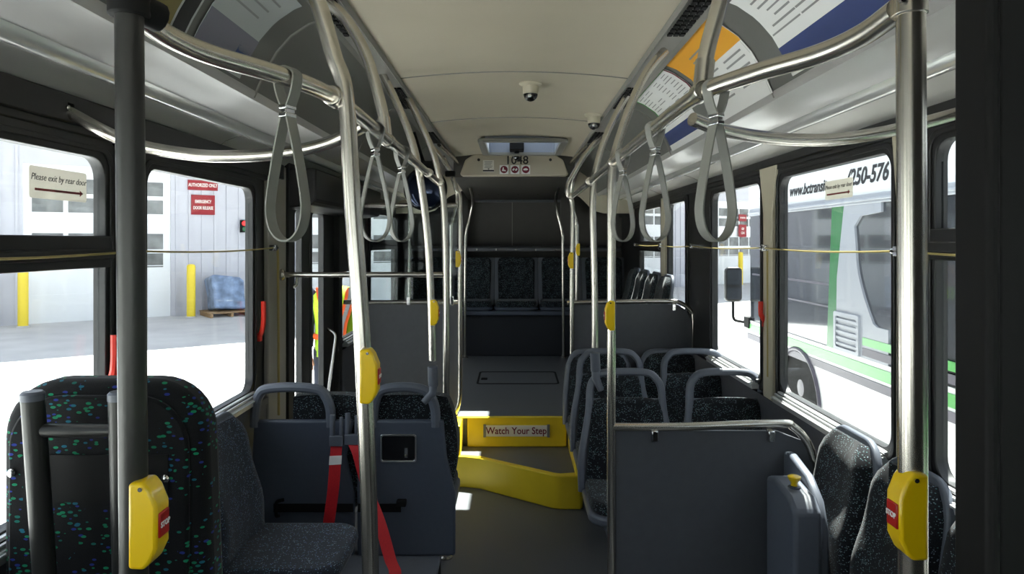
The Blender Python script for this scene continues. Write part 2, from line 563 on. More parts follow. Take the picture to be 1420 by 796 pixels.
for sd in (-1, 1):
    W = -WL if sd < 0 else WR
    YE = 6.9
    cpts = [cove_pt(i / 15) for i in range(16)]
    cove = trim(strip([(sd * x, z) for x, z in cpts], Y0, YE, .012), 'cove')
    for yy in (.55, 2.21, 3.66, 5.1):
        mb = MB(); mb.tube([(sd * x, yy, z) for x, z in cpts], .006, 6)
        struct('seam', mb, 'duct', cove)
    # duct strip between ceiling and cove, with a lip on each side
    duct = trim(strip([(sd * .483, 2.188), (sd * .49, 2.178), (sd * .5, 2.186), (sd * .565, 2.18), (sd * .578, 2.168), (sd * .585, 2.185)], Y0, YE, .02), 'duct')
    for s0 in (.95, 1.9, 3.2, 4.5):
        mb = MB()
        for row in (.512, .532, .552):
            for k in range(11):
                yy = s0 + k * .045
                mb.box(*sorted((sd * (row - .0075), sd * (row + .0075))), yy, yy + .03, 2.176, 2.183)
        struct('vent_slots', mb, 'matte_black', duct, flat=True)
    # luminaire and white upper panel with a glossy lip between
    lum = trim(strip([(sd * .792, 1.95), (sd * .80, 1.935), (sd * .815, 1.936), (sd * .825, 1.945), (sd * .9, 1.945), (sd * .96, 1.937), (sd * .995, 1.923)], Y0, YE, .012), 'luminaire')
    lip = trim(strip([(sd * .978, 1.944), (sd * .9815, 1.933), (sd * .9852, 1.922), (sd * .9895, 1.911), (sd * .995, 1.901), (sd * 1.003, 1.896), (sd * 1.013, 1.896), (sd * 1.03, 1.902)], Y0, YE, .014), 'lip', smooth=60)
    up = trim(strip([(sd * 1.025, 1.908), (sd * 1.06, 1.90), (sd * 1.10, 1.885), (sd * (W - .002), 1.862)], Y0, YE, .012), 'upper_white')
    for yy in (.3, 2.75, 4.4, 5.6):
        mb = MB(); mb.tube([(sd * x, yy, z) for x, z in ((1.03, 1.907), (1.06, 1.90), (1.10, 1.885), (W - .002, 1.862))], .0025, 6)
        struct('seam', mb, 'duct', up)
    # window header: stepped black rail over the windows
    mb = MB()
    x = sd * W
    zh = 1.795 if sd < 0 else 1.83
    mb.box(*sorted((x, x - sd * .03)), Y0, 3.45 if sd < 0 else 6.9, zh, 1.866)
    mb.box(*sorted((x, x - sd * .018)), Y0, 3.45 if sd < 0 else 6.9, zh - .02, zh + .005)
    trim(mb, 'black', bevel=.004)
    # lower side lining
    mb = MB()
    segs = [(Y0, 3.5), (4.60, Y1)] if sd < 0 else [(Y0, Y1)]
    for a, b in segs:
        mb.box(*sorted((x + sd * .001, x - sd * .014)), a, b, 0, .80)
        mb.box(*sorted((x + sd * .001, x - sd * .022)), a, b, .77, .80)
    trim(mb, 'wall_grey', flat=True)

# pillars: cream covers on the right, grey door post on the left
def pillar(sd, a, b, m, z0=.80, flare=.0):
    x = WL if sd < 0 else WR
    poly = [(a, z0), (b, z0), (b, 1.62), (b + flare, 1.86), (a - flare, 1.86), (a, 1.62)]
    return trim(MB().prism(poly, 'x', x - sd * .024, x + sd * .001), m, bevel=.006)
pillar(1, 2.03, 2.13, 'cream', flare=.03)
pillar(1, 3.155, 3.265, 'cream', flare=.06)
pillar(1, 5.38, 5.54, 'cream')
pillar(-1, 3.25, 3.5, 'post_grey', 0)
pillar(-1, 2.02, 2.14, 'black')

# rear: lowered bulkhead, cream ends, ledge
mb = MB()
poly = [(-.42, 2.035), (.42, 2.035), (.445, 2.05), (.40, 2.17), (.33, 2.215), (-.33, 2.215), (-.40, 2.17), (-.445, 2.05)]
bulk = trim(MB().prism(poly, 'y', YC - .02, YC + .04), 'ceiling', bevel=.012, seg=3)
trim(MB().prism([(YC + .03, 2.03), (Y1, 1.955), (Y1, 2.25), (YC + .03, 2.25)], 'x', -.50, .50), 'rear_panel', flat=True)
mb = MB()
for k in range(-2, 3):
    mb.lathe([(.008, 0), (.008, -.006), (.004, -.008)], (k * .2 + .04, 7.3, 1.982), 'z', 8)
trim(mb, 'steel')
for sd in (-1, 1):
    W = -WL if sd < 0 else WR
    poly = [(sd * .5, 2.25), (sd * .5, 1.99), (sd * .63, 1.93), (sd * .76, 1.80), (sd * .86, 1.77), (sd * W, 1.77), (sd * W, 2.25)]
    trim(MB().prism(poly, 'y', 6.9, 6.95), 'cream', flat=True)
    trim(MB().prism([(sd * .5, 2.0), (sd * .64, 1.93), (sd * .77, 1.79), (sd * W, 1.76), (sd * W, DECK), (sd * .5, DECK)], 'y', 7.72, 7.76), 'rear_panel', flat=True)
# rear wall detail: vertical seam, top rail, ledge
mb = MB().box(-.025, -.017, 7.885, 7.9, 1.42, 1.96)
trim(mb, 'duct', flat=True)
mb = MB(); mb.tube([(-.46, 7.86, 1.945), (.5, 7.86, 1.945)], .018, 10)
trim(mb, 'dark_panel')
mb = MB().prism([(7.42, 1.40), (7.9, 1.40), (7.9, 1.455), (7.47, 1.455), (7.42, 1.435)], 'x', -1.1, 1.1)
ledge = trim(mb, 'dark_panel', bevel=.012, seg=3)
mb = MB()
for k in range(-4, 6):
    mb.lathe([(.008, 0), (.008, -.006), (.004, -.008)], (k * .2 + .02, 7.418, 1.416), 'y', 8)
struct('rivet_row', mb, 'steel', ledge)
# engine box under the rear bench
trim(MB().box(-1.1, 1.1, 7.12, Y1, DECK, .80), 'deck_front', bevel=.01)
trim(MB().box(-1.1, 1.1, 7.07, 7.5, .775, .815), 'shell_dark', bevel=.008)

# ------------------------------------------------------------------ windows
wi = 0
def window(sd, y0, y1, transom):
    global wi
    wi += 1
    x = WL if sd < 0 else WR
    ZT = ZTL if sd < 0 else ZTR
    W = 'window_%d' % wi
    xa, xb = x - sd * .012, x + sd * .024
    mb = MB()
    mb.ring(rrect(y0 - .055, y1 + .055, ZS - .055, ZT + .055, .05), rrect(y0, y1, ZS, ZT, .055), 'x', xa, xb)
    mb.ring(rrect(y0 - .03, y1 + .03, ZS - .03, ZT + .03, .05), rrect(y0 - .015, y1 + .015, ZS - .015, ZT + .015, .05), 'x', xa - sd * .006, xa)
    fr = struct(W, mb, 'black', bevel=.004)
    gx = x + sd * .008
    if transom:
        mb = MB()
        mb.box(*sorted((xa - sd * .01, xb)), y0 - .01, y1 + .01, transom, transom + .085)
        mb.box(*sorted((xa - sd * .02, xa - sd * .005)), y0 - .01, y1 + .01, transom + .022, transom + .05)
        struct('transom', mb, 'black', fr, bevel=.004)
        struct('pane', MB().box(gx - .003, gx + .003, y0, y1, ZS, transom), 'glass', fr, flat=True)
        struct('pane', MB().box(gx - .003, gx + .003, y0, y1, transom + .085, ZT), 'glass', fr, flat=True)
    else:
        struct('pane', MB().box(gx - .003, gx + .003, y0, y1, ZS, ZT), 'glass', fr, flat=True)
    # sill with bright ridges, bright line along the head
    mb = MB()
    for (d0, d1, z) in ((-.001, .014, ZS - .004), (.018, .028, ZS - .012), (.036, .043, ZS - .026)):
        mb.box(*sorted((xa - sd * d0, xa - sd * d1)), y0 + .01, y1 - .01, z - .008, z)
    mb.box(*sorted((xa, xa - sd * .036)), y0 + .01, y1 - .01, ZS - .05, ZS - .022)
    struct('sill_strip', mb, 'sill', fr, bevel=.002)
    mb = MB().box(*sorted((xa - sd * .004, xa + sd * .01)), y0 + .03, y1 - .03, ZT + .022, ZT + .029)
    struct('head_strip', mb, 'sill', fr)
    return fr

wobj = {}
for i, w in enumerate(LEFTW): wobj['L%d' % i] = window(-1, *w)
for i, w in enumerate(RIGHTW): wobj['R%d' % i] = window(1, *w)

def red_handle(fr, sd, y, z0, z1):
    x = (WL if sd < 0 else WR) - sd * .02
    pts = spline([(x + sd * .01, y, z0), (x - sd * .012, y - .012, z0 + .03), (x - sd * .022, y - .02, (z0 + z1) / 2), (x - sd * .02, y - .016, z1)], 6)
    mb = MB().tube(pts, .011, 8)
    mb.box(*sorted((x + sd * .012, x - sd * .004)), y - .012, y + .016, z0 - .015, z0 + .02)
    o = obj('release_handle', mb, 'red_handle', fr)
    o['label'] = 'red emergency release handle'
red_handle(wobj['L2'], -1, 1.985, 1.105, 1.245)
red_handle(wobj['L3'], -1, 3.15, 1.08, 1.24)
red_handle(wobj['R4'], 1, 3.262, 1.13, 1.23)

# ------------------------------------------------------------------ rear exit door on the left
x = WL
dz = 1.93
mb = MB().ring(rrect(DOOR[0] - .03, DOOR[1] + .06, -.02, dz, .02, 2), rrect(DOOR[0] + .03, DOOR[1] - .02, .02, 1.80, .02, 2), 'x', x - .06, x + .03)
door = struct('door_1', mb, 'black', bevel=.004)
for (a, b, ga, gb) in ((DOOR[0] + .03, 4.00, 3.735, 3.86), (4.01, DOOR[1] - .02, 4.055, 4.30)):
    lf = struct('door_leaf', MB().ring(rrect(a, b, .03, 1.79, .02, 3), rrect(ga, gb, .16, 1.66, .03, 3), 'x', x - .04, x - .005), 'black', door, bevel=.003)
    struct('pane', MB().box(x - .026, x - .02, ga - .005, gb + .005, .155, 1.665), 'glass', lf, flat=True)
    if a > 4:
        mb = MB().tube(fillet([(x - .005, 4.38, .97), (x + .05, 4.37, .94), (x + .05, 4.10, .46), (x - .005, 4.08, .43)], .03), .010, 8)
        struct('grab_handle', mb, 'steel', lf)
# actuator cover over the door and the small green exit plate on it
struct('actuator_cover', MB().prism([(x - .01, 1.66), (x + .14, 1.68), (x + .16, 1.70), (x + .16, 1.86), (x - .01, 1.86)], 'y', 3.53, 5.25), 'black', door, bevel=.01)
plate = tag(obj('exit_plate', MB().box(x + .161, x + .165, 4.12, 4.34, 1.75, 1.80), 'black_gloss'), 'small dark plate with green lettering above the rear door', 'sign')
text('lettering', 'EXIT', .04, 'exit_green', plate, (x + .166, 4.23, 1.775), (0, 1, 0), (0, 0, 1), bold=.0015)
# dark closing panel above the low window behind the door
trim(MB().box(x - .045, x + .012, 4.60, 5.42, 1.30, 1.86), 'black', bevel=.004)

# ------------------------------------------------------------------ yellow step into the raised rear deck
st = thing('step_unit', 'bright yellow two step riser up to the raised rear floor', 'step', (0, 4.4, 0))
front = [(-.50, 4.42), (-.30, 4.40), (-.21, 4.37), (.215, 4.05), (.26, 4.035), (.375, 4.035)]
top_z = .185
mb = MB()
# skirt wall of the lower step
back = [(px, py + .035) for px, py in front]
poly = front + [(front[-1][0], front[-1][1] + .05)] + [(p[0] - (.012 if i > 2 else 0), p[1] + .04) for i, p in enumerate(front)][::-1]
mb.prism(front + [(.375, 4.10)] + [(.345, 4.10), (.262, 4.085), (.225, 4.10), (-.205, 4.415), (-.30, 4.44), (-.50, 4.46)], 'z', 0, top_z + .004)
obj('lower_riser', mb, 'yellow', st, bevel=.006)
mb = MB().prism([(-.50, 4.45), (-.30, 4.435), (-.21, 4.41), (.225, 4.09), (.37, 4.09), (.37, 4.64), (-.50, 4.64)], 'z', .0, top_z)
obj('lower_tread', mb, 'floor', st, flat=True)
mb = MB().box(-.30, .335, 4.615, 4.66, top_z, DECK + .004)
obj('upper_riser', mb, 'yellow', st, bevel=.008, seg=3)
mb = MB().prism([(4.05, 0), (4.05, top_z + .004), (4.58, .33), (4.66, DECK + .004), (4.66, 0)], 'x', .345, .385)
obj('side_cheek', MB().prism([(4.42, 0), (4.42, DECK - .0), (4.66, DECK + .004), (4.66, 0)], 'x', -.37, -.33), 'yellow', st, bevel=.006)
obj('side_cheek', mb, 'yellow', st, bevel=.006)
mb = MB().box(-.37, .385, 4.60, 4.645, DECK + .0005, DECK + .006)
obj('upper_nosing', mb, 'yellow', st)
pl = obj('sign_plate', MB().box(-.185, .215, 4.606, 4.612, .255, .325), 'offwhite', st)
pl['label'] = 'white Watch Your Step plate'
obj('plate_clip', MB().box(-.197, -.18, 4.602, 4.614, .25, .33), 'grey_ink', st)
obj('plate_clip', MB().box(.21, .227, 4.602, 4.614, .25, .33), 'grey_ink', st)
text('lettering', 'Watch Your Step', .062, 'maroon', st, (.014, 4.605, .29), (1, 0, 0), (0, 0, 1), bold=.0008, sxx=.88)

# ------------------------------------------------------------------ posters in the coves, ceiling fittings
def cove_sheet(sd, y0, y1, t0, t1, off=.004, th=.0015, n=10):
    mb = MB(); vs = []
    pts = [cove_pt(t0 + (t1 - t0) * i / n) for i in range(n + 1)]
    def o2(p, i, d):
        a = pts[max(i - 1, 0)]; b = pts[min(i + 1, n)]
        t = Vector((b[0] - a[0], b[1] - a[1])).normalized(); nn = Vector((-abs(t.y), -abs(t.x)))
        return (p[0] + nn.x * d, p[1] + nn.y * d)
    for d in (off, off + th):
        for yy in (y0, y1):
            for i, p in enumerate(pts):
                q = o2(p, i, d); vs.append((sd * q[0], yy, q[1]))
    m = n + 1; fs = []
    for i in range(n):
        fs += [(i, i + 1, m + i + 1, m + i), (2 * m + i, 2 * m + i + 1, 3 * m + i + 1, 3 * m + i),
               (i, i + 1, 2 * m + i + 1, 2 * m + i), (m + i, m + i + 1, 3 * m + i + 1, 3 * m + i)]
    fs += [(0, m, 3 * m, 2 * m), (n, m + n, 3 * m + n, 2 * m + n)]
    return mb.add(vs, fs)

def poster(label, sd, y0, y1, t0, t1, blocks, lines):
    """blocks: (material, fy0, fy1, ft0, ft1); lines: rows of small print"""
    base = obj('poster', cove_sheet(sd, y0, y1, t0, t1), 'white' if sd > 0 else 'poster_grey')
    tag(base, label, 'poster')
    Yf = lambda f: y0 + (y1 - y0) * f
    Tf = lambda f: t0 + (t1 - t0) * f
    for (m, a, b, c, d) in blocks:
        obj('printed_panel', cove_sheet(sd, Yf(a), Yf(b), Tf(c), Tf(d), .0058, .0006), m, base)
    if lines:
        for (a, b, t) in lines:
            obj('print_line', cove_sheet(sd, Yf(a), Yf(b), Tf(t), Tf(t + .022), .0068, .0004, 2), 'pale_ink', base)
    return base

poster('white poster with green edged timetable in the right cove', 1, 2.84, 3.5, .03, .55,
       [('green_ink', 0, 1, .0, .06), ('maroon', 0, .02, 0, 1), ('green_ink', .98, 1, 0, 1)],
       [(a, a + random.uniform(.1, .2), t) for t in (.15, .25, .35, .45, .55, .65, .75, .85) for a in (.08, .32, .58, .78) if random.random() < .8])
poster('white poster with a broad orange head in the right cove', 1, 2.2, 2.78, .03, .96,
       [('orange_ink', .0, 1, .0, .44)],
       [(a, a + random.uniform(.2, .35), t) for t in (.5, .57, .66, .74, .82) for a in (.08, .5) if random.random() < .8] + [(.3, .7, .2), (.25, .72, .27)])
poster('small white card with a blue foot below the timetable poster', 1, 3.0, 3.6, .6, .97,
       [('blue_ink', 0, 1, .35, .8)], [(.1, .5, .12)])
poster('blue and white poster at the right beside the front pole', 1, 1.35, 2.03, .12, .93,
       [('blue_ink', 0, 1, .72, .93)],
       [(a, a + random.uniform(.15, .3), t) for t in (.1, .18, .26, .34, .42, .5, .58) for a in (.1, .4, .7) if random.random() < .85])
poster('pale poster with lavender foot in the left cove', -1, 1.74, 2.06, .12, .93,
       [('lav_ink', 0, 1, .62, .96), ('blue_ink', .7, .96, .74, .86)],
       [(.2, .8, .18), (.25, .75, .3), (.2, .7, .42)])
poster('yellow and navy poster at the far upper left corner', -1, 1.2, 1.70, .12, .93,
       [('olive_ink', 0, .84, .0, 1), ('ink', .86, .98, .0, 1)], [])

def dome_camera(x, y, label, r=.035):
    z = 2.195 + .03 * (1 - (x / .49) ** 2)
    t = thing('dome_camera', label, 'camera', (x, y, z))
    obj('mount', MB().lathe([(r * 1.5, .004), (r * 1.5, -.006), (r * 1.05, -.014), (r, -.045), (r * .9, -.05)], (x, y, z), 'z', 20), 'cream', t)
    prof = [(r * .95 * math.cos(R(a)), -.05 - r * .95 * math.sin(R(a))) for a in range(0, 91, 15)]
    prof[-1] = (.002, prof[-1][1])
    obj('dome', MB().lathe(prof, (x, y, z), 'z', 20), 'black_gloss', t)
    obj('lens', MB().lathe([(.008, 0), (.008, -.012), (.005, -.014)], (x - .005, y - r * .85, z - .065), 'y', 12), 'chrome', t)
    return t
dome_camera(.075, 3.3, 'black dome camera in the middle of the cream ceiling')
dome_camera(.44, 3.98, 'black dome camera at the right edge of the ceiling')
dome_camera(.018, 5.72, 'small dome camera in front of the fleet number', .03)

# glazed roof hatch ahead of the number panel
t = thing('roof_hatch', 'rectangular glazed roof hatch in the rear ceiling before the fleet number', 'roof hatch', (.025, 5.26, 2.2))
hxc, hyc = (HX0 + HX1) / 2, (HY0 + HY1) / 2
obj('liner', MB().ring(rrect(HX0 - .006, HX1 + .006, HY0 - .006, HY1 + .006, .02, 3), rrect(HX0 + .004, HX1 - .004, HY0 + .004, HY1 - .004, .02, 3), 'z', 2.20, 2.39), 'liner', t, flat=True)
obj('frame', MB().ring(rrect(HX0 - .05, HX1 + .05, HY0 - .05, HY1 + .05, .05, 5), rrect(HX0 + .002, HX1 - .002, HY0 + .002, HY1 - .002, .02, 5), 'z', 2.178, 2.205), 'duct', t, bevel=.006)
obj('glazing', MB().box(HX0 - .02, HX1 + .02, HY0 - .02, HY1 + .02, 2.385, 2.39), 'glass', t, flat=True)
obj('catch', MB().box(-.035, .075, HY1 - .16, HY1 - .01, 2.20, 2.27).tube([(.02, HY1 - .1, 2.21), (.02, HY1 - .1, 2.18)], .02, 10), 'matte_black', t, bevel=.01)

# number panel contents
sg = thing('fleet_number', 'black 1048 numerals on the cream rear bulkhead', 'sign', (0, YC - .022, 2.15))
text('numerals', '1048', .096, 'ink', sg, (.022, YC - .0215, 2.163), (1, 0, 0), (0, 0, 1), bold=.0012)
yy = YC - .021
names = ['round maroon pictogram left below the fleet number', 'round maroon pictogram in the middle below the fleet number', 'round maroon pictogram right below the fleet number']
for k, px in enumerate((699, 714, 729)):
    c = at(px, 235.5, YC); z = c.z; x = c.x
    t = thing('pictogram', names[k], 'sign', (x, yy, z), 0, 'prohibition pictograms')
    obj('backing', MB().box(x - .036, x + .036, yy - .001, yy + .001, z - .036, z + .036), 'white', t)
    obj('disc', MB().lathe([(.03, 0), (.03, -.0015)], (x, yy - .001, z), 'y', 24), 'maroon', t)
    mb = MB()
    mm = Matrix.Translation(Vector((x, yy - .003, z))) @ Euler((0, R(35), 0)).to_matrix().to_4x4()
    if k == 0: mb.prism([(-.018, -.012), (.016, -.014), (.012, -.004), (0, -.002), (-.002, .018), (-.010, .018)], 'y', yy - .004, yy - .003, Matrix.Translation((x, 0, z)))
    elif k == 1: mb.box(-.016, -.003, -.0005, .0005, -.016, .004, mm); mb.box(.003, .016, -.0005, .0005, -.004, .016, mm)
    else: mb.prism([(-.019, -.006), (.004, -.008), (.018, -.002), (.018, .004), (.002, .012), (-.019, .006)], 'y', yy - .004, yy - .003, Matrix.Translation((x, 0, z)))
    obj('symbol', mb, 'white', t)
c = at(677.5, 231, YC); x, z = c.x, c.z
t = thing('notice_sticker', 'small white printed notice left of the fleet number', 'sticker', (x, yy, z))
obj('sheet', MB().box(x - .045, x + .045, yy - .001, yy + .001, z - .045, z + .05), 'offwhite', t)
mb = MB()
for k in range(5): mb.box(x - .032 + .004 * (k % 2), x + .032 - .005 * (k % 3), yy - .002, yy - .001, z + .036 - k * .012, z + .040 - k * .012)
obj('small_print', mb, 'grey_ink', t)
obj('black_bar', MB().box(x - .045, x + .045, yy - .003, yy - .001, z - .042, z - .03).prism([(x - .008, z - .018), (x + .01, z - .018), (x + .001, z - .028)], 'y', yy - .003, yy - .001), 'ink', t)
for px, lab in ((664, 'left'), (763, 'right')):
    c = at(px, 222, YC)
    tag(obj('bolt', MB().lathe([(.012, .002), (.012, -.004), (.007, -.007)], (c.x, yy, c.z), 'y', 12), 'ink'), 'black bolt at the %s of the fleet number panel' % lab, 'bolt')

# ------------------------------------------------------------------ grab rails and poles
PR = .0155
ZR = 1.78
def pole(label, pts, r=PR, m='steel', extras=None):
    pts = [Vector(p) for p in pts]
    t = thing('grab_pole', label, 'pole', pts[0])
    obj('tube', MB().tube(pts, r, 16), m, t)
    a, b = pts[0], pts[-1]
    obj('base_flange', MB().lathe([(r * 2, 0), (r * 2, .006), (r * 1.25, .012), (r * 1.2, .03)], a, 'z', 16), m, t)
    return t

# front pair
p1 = pole('dark steel pole standing in front of the left confetti barrier', [(-.452, .88, 0), (-.462, .88, .9), (-.47, .88, 1.8), (-.472, .88, 2.03)], .0165, 'steel_dark')
obj('clamp', MB().tube([(-.47, .88, 1.775), (-.47, .88, 1.84)], .024, 16).tube([(-.47, .88, 1.79), (-.452, .92, 1.785)], .019, 12).tube([(-.47, .88, 1.805), (-.49, .86, 1.81)], .019, 12), 'matte_black', p1, bevel=.002)
p2 = pole('bright steel pole in front of the right sideways seats', [(.4915, .88, 0), (.4875, .88, .9), (.484, .88, 1.8), (.482, .88, 2.03)], .0168)
obj('clamp', MB().tube([(.484, .88, 1.776), (.484, .88, 1.85)], .0195, 16), 'steel', p2, bevel=.002)
obj('screw', MB().lathe([(.004, 0), (.004, -.006), (.002, -.007)], (.466, .868, 1.79), 'y', 8), 'chrome', p2)

# middle left pole, curving up to the cove
pts = spline([(-.277, 1.4, 0), (-.277, 1.4, .75), (-.292, 1.4, 1.25), (-.312, 1.4, 1.55), (-.327, 1.4, 1.78), (-.35, 1.4, 1.86), (-.385, 1.4, 1.975), (-.44, 1.4, 2.08), (-.53, 1.4, 2.18)], 8)
p3 = pole('tall bowed steel pole nearest the left aisle', pts, .0165)
# second left pole that plugs into the rear facing seat
Yp = 2.95
pts = spline([at(600, 500, Yp), at(597, 400, Yp), at(592, 320, Yp), at(583, 250, Yp), at(571, 195, Yp), at(548, 138, Yp), at(525, 92, Yp)], 8)
p4 = thing('grab_pole', 'bowed steel pole rising from the left rear-facing seat corner', 'pole', pts[0])
obj('tube', MB().tube(pts, PR, 16), 'steel', p4)
obj('socket', MB().tube([at(601, 535, Yp), at(600, 508, Yp)], .021, 16).tube([at(601, 532, Yp), at(600, 545, Yp) + Vector((0, -.01, 0)), at(588, 557, Yp) + Vector((0, -.02, 0))], [.018, .017, .014], 12), 'shell', p4, bevel=.003)
# third left pole by the door rail
Yp = 3.42
pts = spline([(at(619, 388, Yp).x - .002, Yp, 0), at(619, 500, Yp), at(618.5, 390, Yp), at(616, 295, Yp), at(611, 253, Yp), at(598, 205, Yp), at(580, 165, Yp), at(566, 135, Yp)], 8)
p5 = pole('straight steel pole at the inner end of the door rail', pts)
# fourth: barrier pole on deck, left
Yp = 4.64
pts = spline([at(637, 420, Yp), at(638, 380, Yp), at(638, 285, Yp), at(633, 263, Yp), at(625, 240, Yp), at(612, 219, Yp), at(594, 198, Yp)], 8)
# rear poles
def rear_pole(sd, label):
    f = lambda px, py, Y: at(713 + sd * (px - 713), py, Y)
    pts = spline([(sd * .48, 7.02, DECK), (sd * .475, 7.02, 1.4), (sd * .465, 7.02, 1.60), (sd * .40, 6.95, 1.885), (sd * .43, 6.5, 2.07), (sd * .47, 5.8, 2.15), (sd * .52, 5.0, 2.172)], 10)
    return pole(label, pts)
rear_pole(-1, 'rearmost bowed steel pole left of the bench aisle')
rear_pole(1, 'rearmost bowed steel pole right of the bench aisle')
def deck_pole(sd, label):
    pts = spline([(sd * .535, 6.15, DECK), (sd * .535, 6.15, 1.5), (sd * .53, 6.15, 1.66), (sd * .485, 6.15, 1.84), (sd * .5, 6.1, 2.0), (sd * .53, 5.9, 2.10), (sd * .56, 5.7, 2.17)], 8)
    return pole(label, pts)
deck_pole(-1, 'thin steel pole on the left of the raised deck')
deck_pole(1, 'thin steel pole on the right of the raised deck with a stop box')

# right poles
Yp = 2.55
pts = spline([(.344, Yp, 0), (.344, Yp, .7), (.344, Yp, 1.5), (.346, Yp, 1.74), (.366, Yp, 1.845), (.416, Yp, 1.99), (.47, Yp, 2.1), (.535, Yp, 2.178)], 8)
p6 = pole('straight steel pole at the aisle end of the right panel', pts)
Yp = 3.36
pts = spline([at(825, 482, Yp), at(824.5, 400, Yp), at(822, 275, Yp), at(830, 220, Yp), at(845, 178, Yp), at(868, 135, Yp), at(880, 117, Yp)], 8)
p7 = thing('grab_pole', 'steel pole plugged into the right forward seat corner', 'pole', pts[0])
obj('tube', MB().tube(pts, PR, 16), 'steel', p7)
obj('socket', MB().tube([at(826, 515, Yp), at(825, 489, Yp)], .023, 16).tube([at(826, 512, Yp), at(826, 524, Yp) + Vector((0, -.01, 0)), at(833, 541, Yp) + Vector((0, -.02, 0))], [.02, .019, .014], 12), 'shell', p7, bevel=.003)

# long overhead rails
def rail(label, sd):
    pts = spline([(sd * .472, .885, 1.785), (sd * .472, .98, ZR), (sd * .455, 1.08, ZR), (sd * .40, 1.2, ZR), (sd * .357, 1.34, ZR), (sd * .347, 1.55, ZR), (sd * .349, 2.2, ZR), (sd * .355, 3.0, ZR), (sd * .36, 3.42 if sd < 0 else 4.5, ZR)], 8)
    t = thing('overhead_rail', label, 'rail', pts[0])
    obj('tube', MB().tube(pts, .0155, 16), 'steel', t)
    for yy in ((1.4, 2.0, 2.95, 3.40) if sd < 0 else (1.35, 2.55, 3.36, 4.45)):
        obj('joint_sleeve', MB().tube([(sd * .35, yy - .022, ZR), (sd * .35, yy + .022, ZR)], .0195, 14), 'steel', t, bevel=.002)
    return t
rail('long overhead grab rail along the left of the aisle', -1)
rail('long overhead grab rail along the right of the aisle', 1)
# hanger brackets between rail and cove
def hanger(sd, y, label):
    pts = spline([(sd * .352, y, ZR), (sd * .356, y, 1.83), (sd * .372, y, 1.90), (sd * .41, y, 2.02), (sd * .47, y, 2.12), (sd * .55, y, 2.182)], 8)
    t = thing('rail_hanger', label, 'rail hanger', pts[0])
    obj('tube', MB().tube(pts, .0155, 16), 'steel', t)
    obj('sleeve', MB().tube([(sd * .353, y, 1.792), (sd * .358, y, 1.84)], .018, 14), 'steel', t)
hanger(1, 1.35, 'curved steel hanger holding the right rail beside the orange poster')
hanger(-1, 1.98, 'curved steel hanger holding the left overhead rail')
# sagging cross rails from the rail to the side header
def cross_rail(label, sd):
    W = -WL if sd < 0 else WR
    k = 1.0 if sd < 0 else 1.0
    pts = [(sd * .36, 1.72, 1.775), (sd * .45, 1.76, 1.742), (sd * .56, 1.78, 1.720), (sd * .68, 1.79, 1.712), (sd * .80, 1.79, 1.716), (sd * .96, 1.79, 1.748), (sd * (W - .01), 1.79, 1.83)]
    if sd > 0: pts = [(.40, 1.62, 1.775), (.47, 1.66, 1.76), (.57, 1.70, 1.748), (.68, 1.73, 1.744), (.80, 1.75, 1.75), (.96, 1.78, 1.78), (1.14, 1.80, 1.83)]
    pts = spline([Vector(p) for p in pts], 8)
    t = thing('cross_rail', label, 'rail', pts[0])
    obj('tube', MB().tube(pts, .0155, 16), 'steel', t)
    e = pts[-1]
    obj('wall_bracket', MB().box(*sorted((e.x - sd * .02, e.x + sd * .012)), e.y - .016, e.y + .016, e.z - .016, e.z + .016).lathe([(.006, 0), (.006, .008 * -sd)], (e.x - sd * .02, e.y - .018, e.z), 'x', 8), 'steel', t, bevel=.003)
cross_rail('drooping cross rail running out to the left window header', -1)
cross_rail('drooping cross rail running out to the right window header', 1)

# horizontal rail in front of the door
t = thing('door_rail', 'horizontal steel guard rail in front of the rear door', 'rail', (-.72, 3.42, 1.345))
obj('tube', MB().tube([(-1.11, 3.42, 1.343), (-.325, 3.42, 1.343)], .0135, 14), 'steel', t)
obj('end_bracket', MB().lathe([(.028, 0), (.028, .012), (.018, .02)], (-1.108, 3.42, 1.343), 'x', 14), 'steel', t)
obj('hook', MB().tube(fillet([(-1.03, 3.42, 1.335), (-1.03, 3.415, 1.295), (-1.045, 3.41, 1.285)], .01), .008, 8), 'steel', t)

# hanging straps
def make_strap(label):
    t = thing('grab_strap', label, 'strap', (0, 0, 0), 0, 'webbing grab straps on the overhead rails')
    half = [(.0035, -.058), (.012, -.09), (.026, -.15), (.036, -.205), (.037, -.232), (.03, -.258), (.016, -.274), (0, -.279)]
    loop = half + [(-a, b) for a, b in half[:-1]][::-1]
    pts = spline([(a, 0, b) for a, b in loop], 5)
    obj('webbing', MB().band(pts, .024, .003, (0, 1, 0)), 'strap', t, world=False)
    up = spline([(.003, 0, -.055), (.014, 0, -.03), (.0195, 0, -.008), (.0185, 0, .008), (0, 0, .0185), (-.0185, 0, .008), (-.0195, 0, -.008), (-.014, 0, -.03), (-.003, 0, -.055)], 5)
    obj('top_loop', MB().band(up, .024, .003, (0, 1, 0)), 'strap', t, world=False)
    obj('buckle', MB().box(-.008, .008, -.014, .014, -.068, -.060).box(-.008, .008, -.014, .014, -.054, -.047).box(-.006, .006, -.012, .012, -.064, -.05), 'chrome', t, world=False, bevel=.0015)
    return t
s0 = make_strap('grey grab strap nearest the camera on the left rail')
spots = [(-.388, 1.235, R(-22), s0, None),
         (-.347, 1.80, R(30), None, 'middle grey grab strap on the left rail beside the tall bowed pole'),
         (-.35, 2.24, R(35), None, 'grey grab strap furthest along the left rail'),
         (.368, 1.315, R(24), None, 'grey grab strap nearest the camera on the right rail'),
         (.348, 1.78, R(20), None, 'middle grey grab strap hanging before the right rear windows'),
         (.35, 2.32, R(24), None, 'grey grab strap furthest along the right rail')]
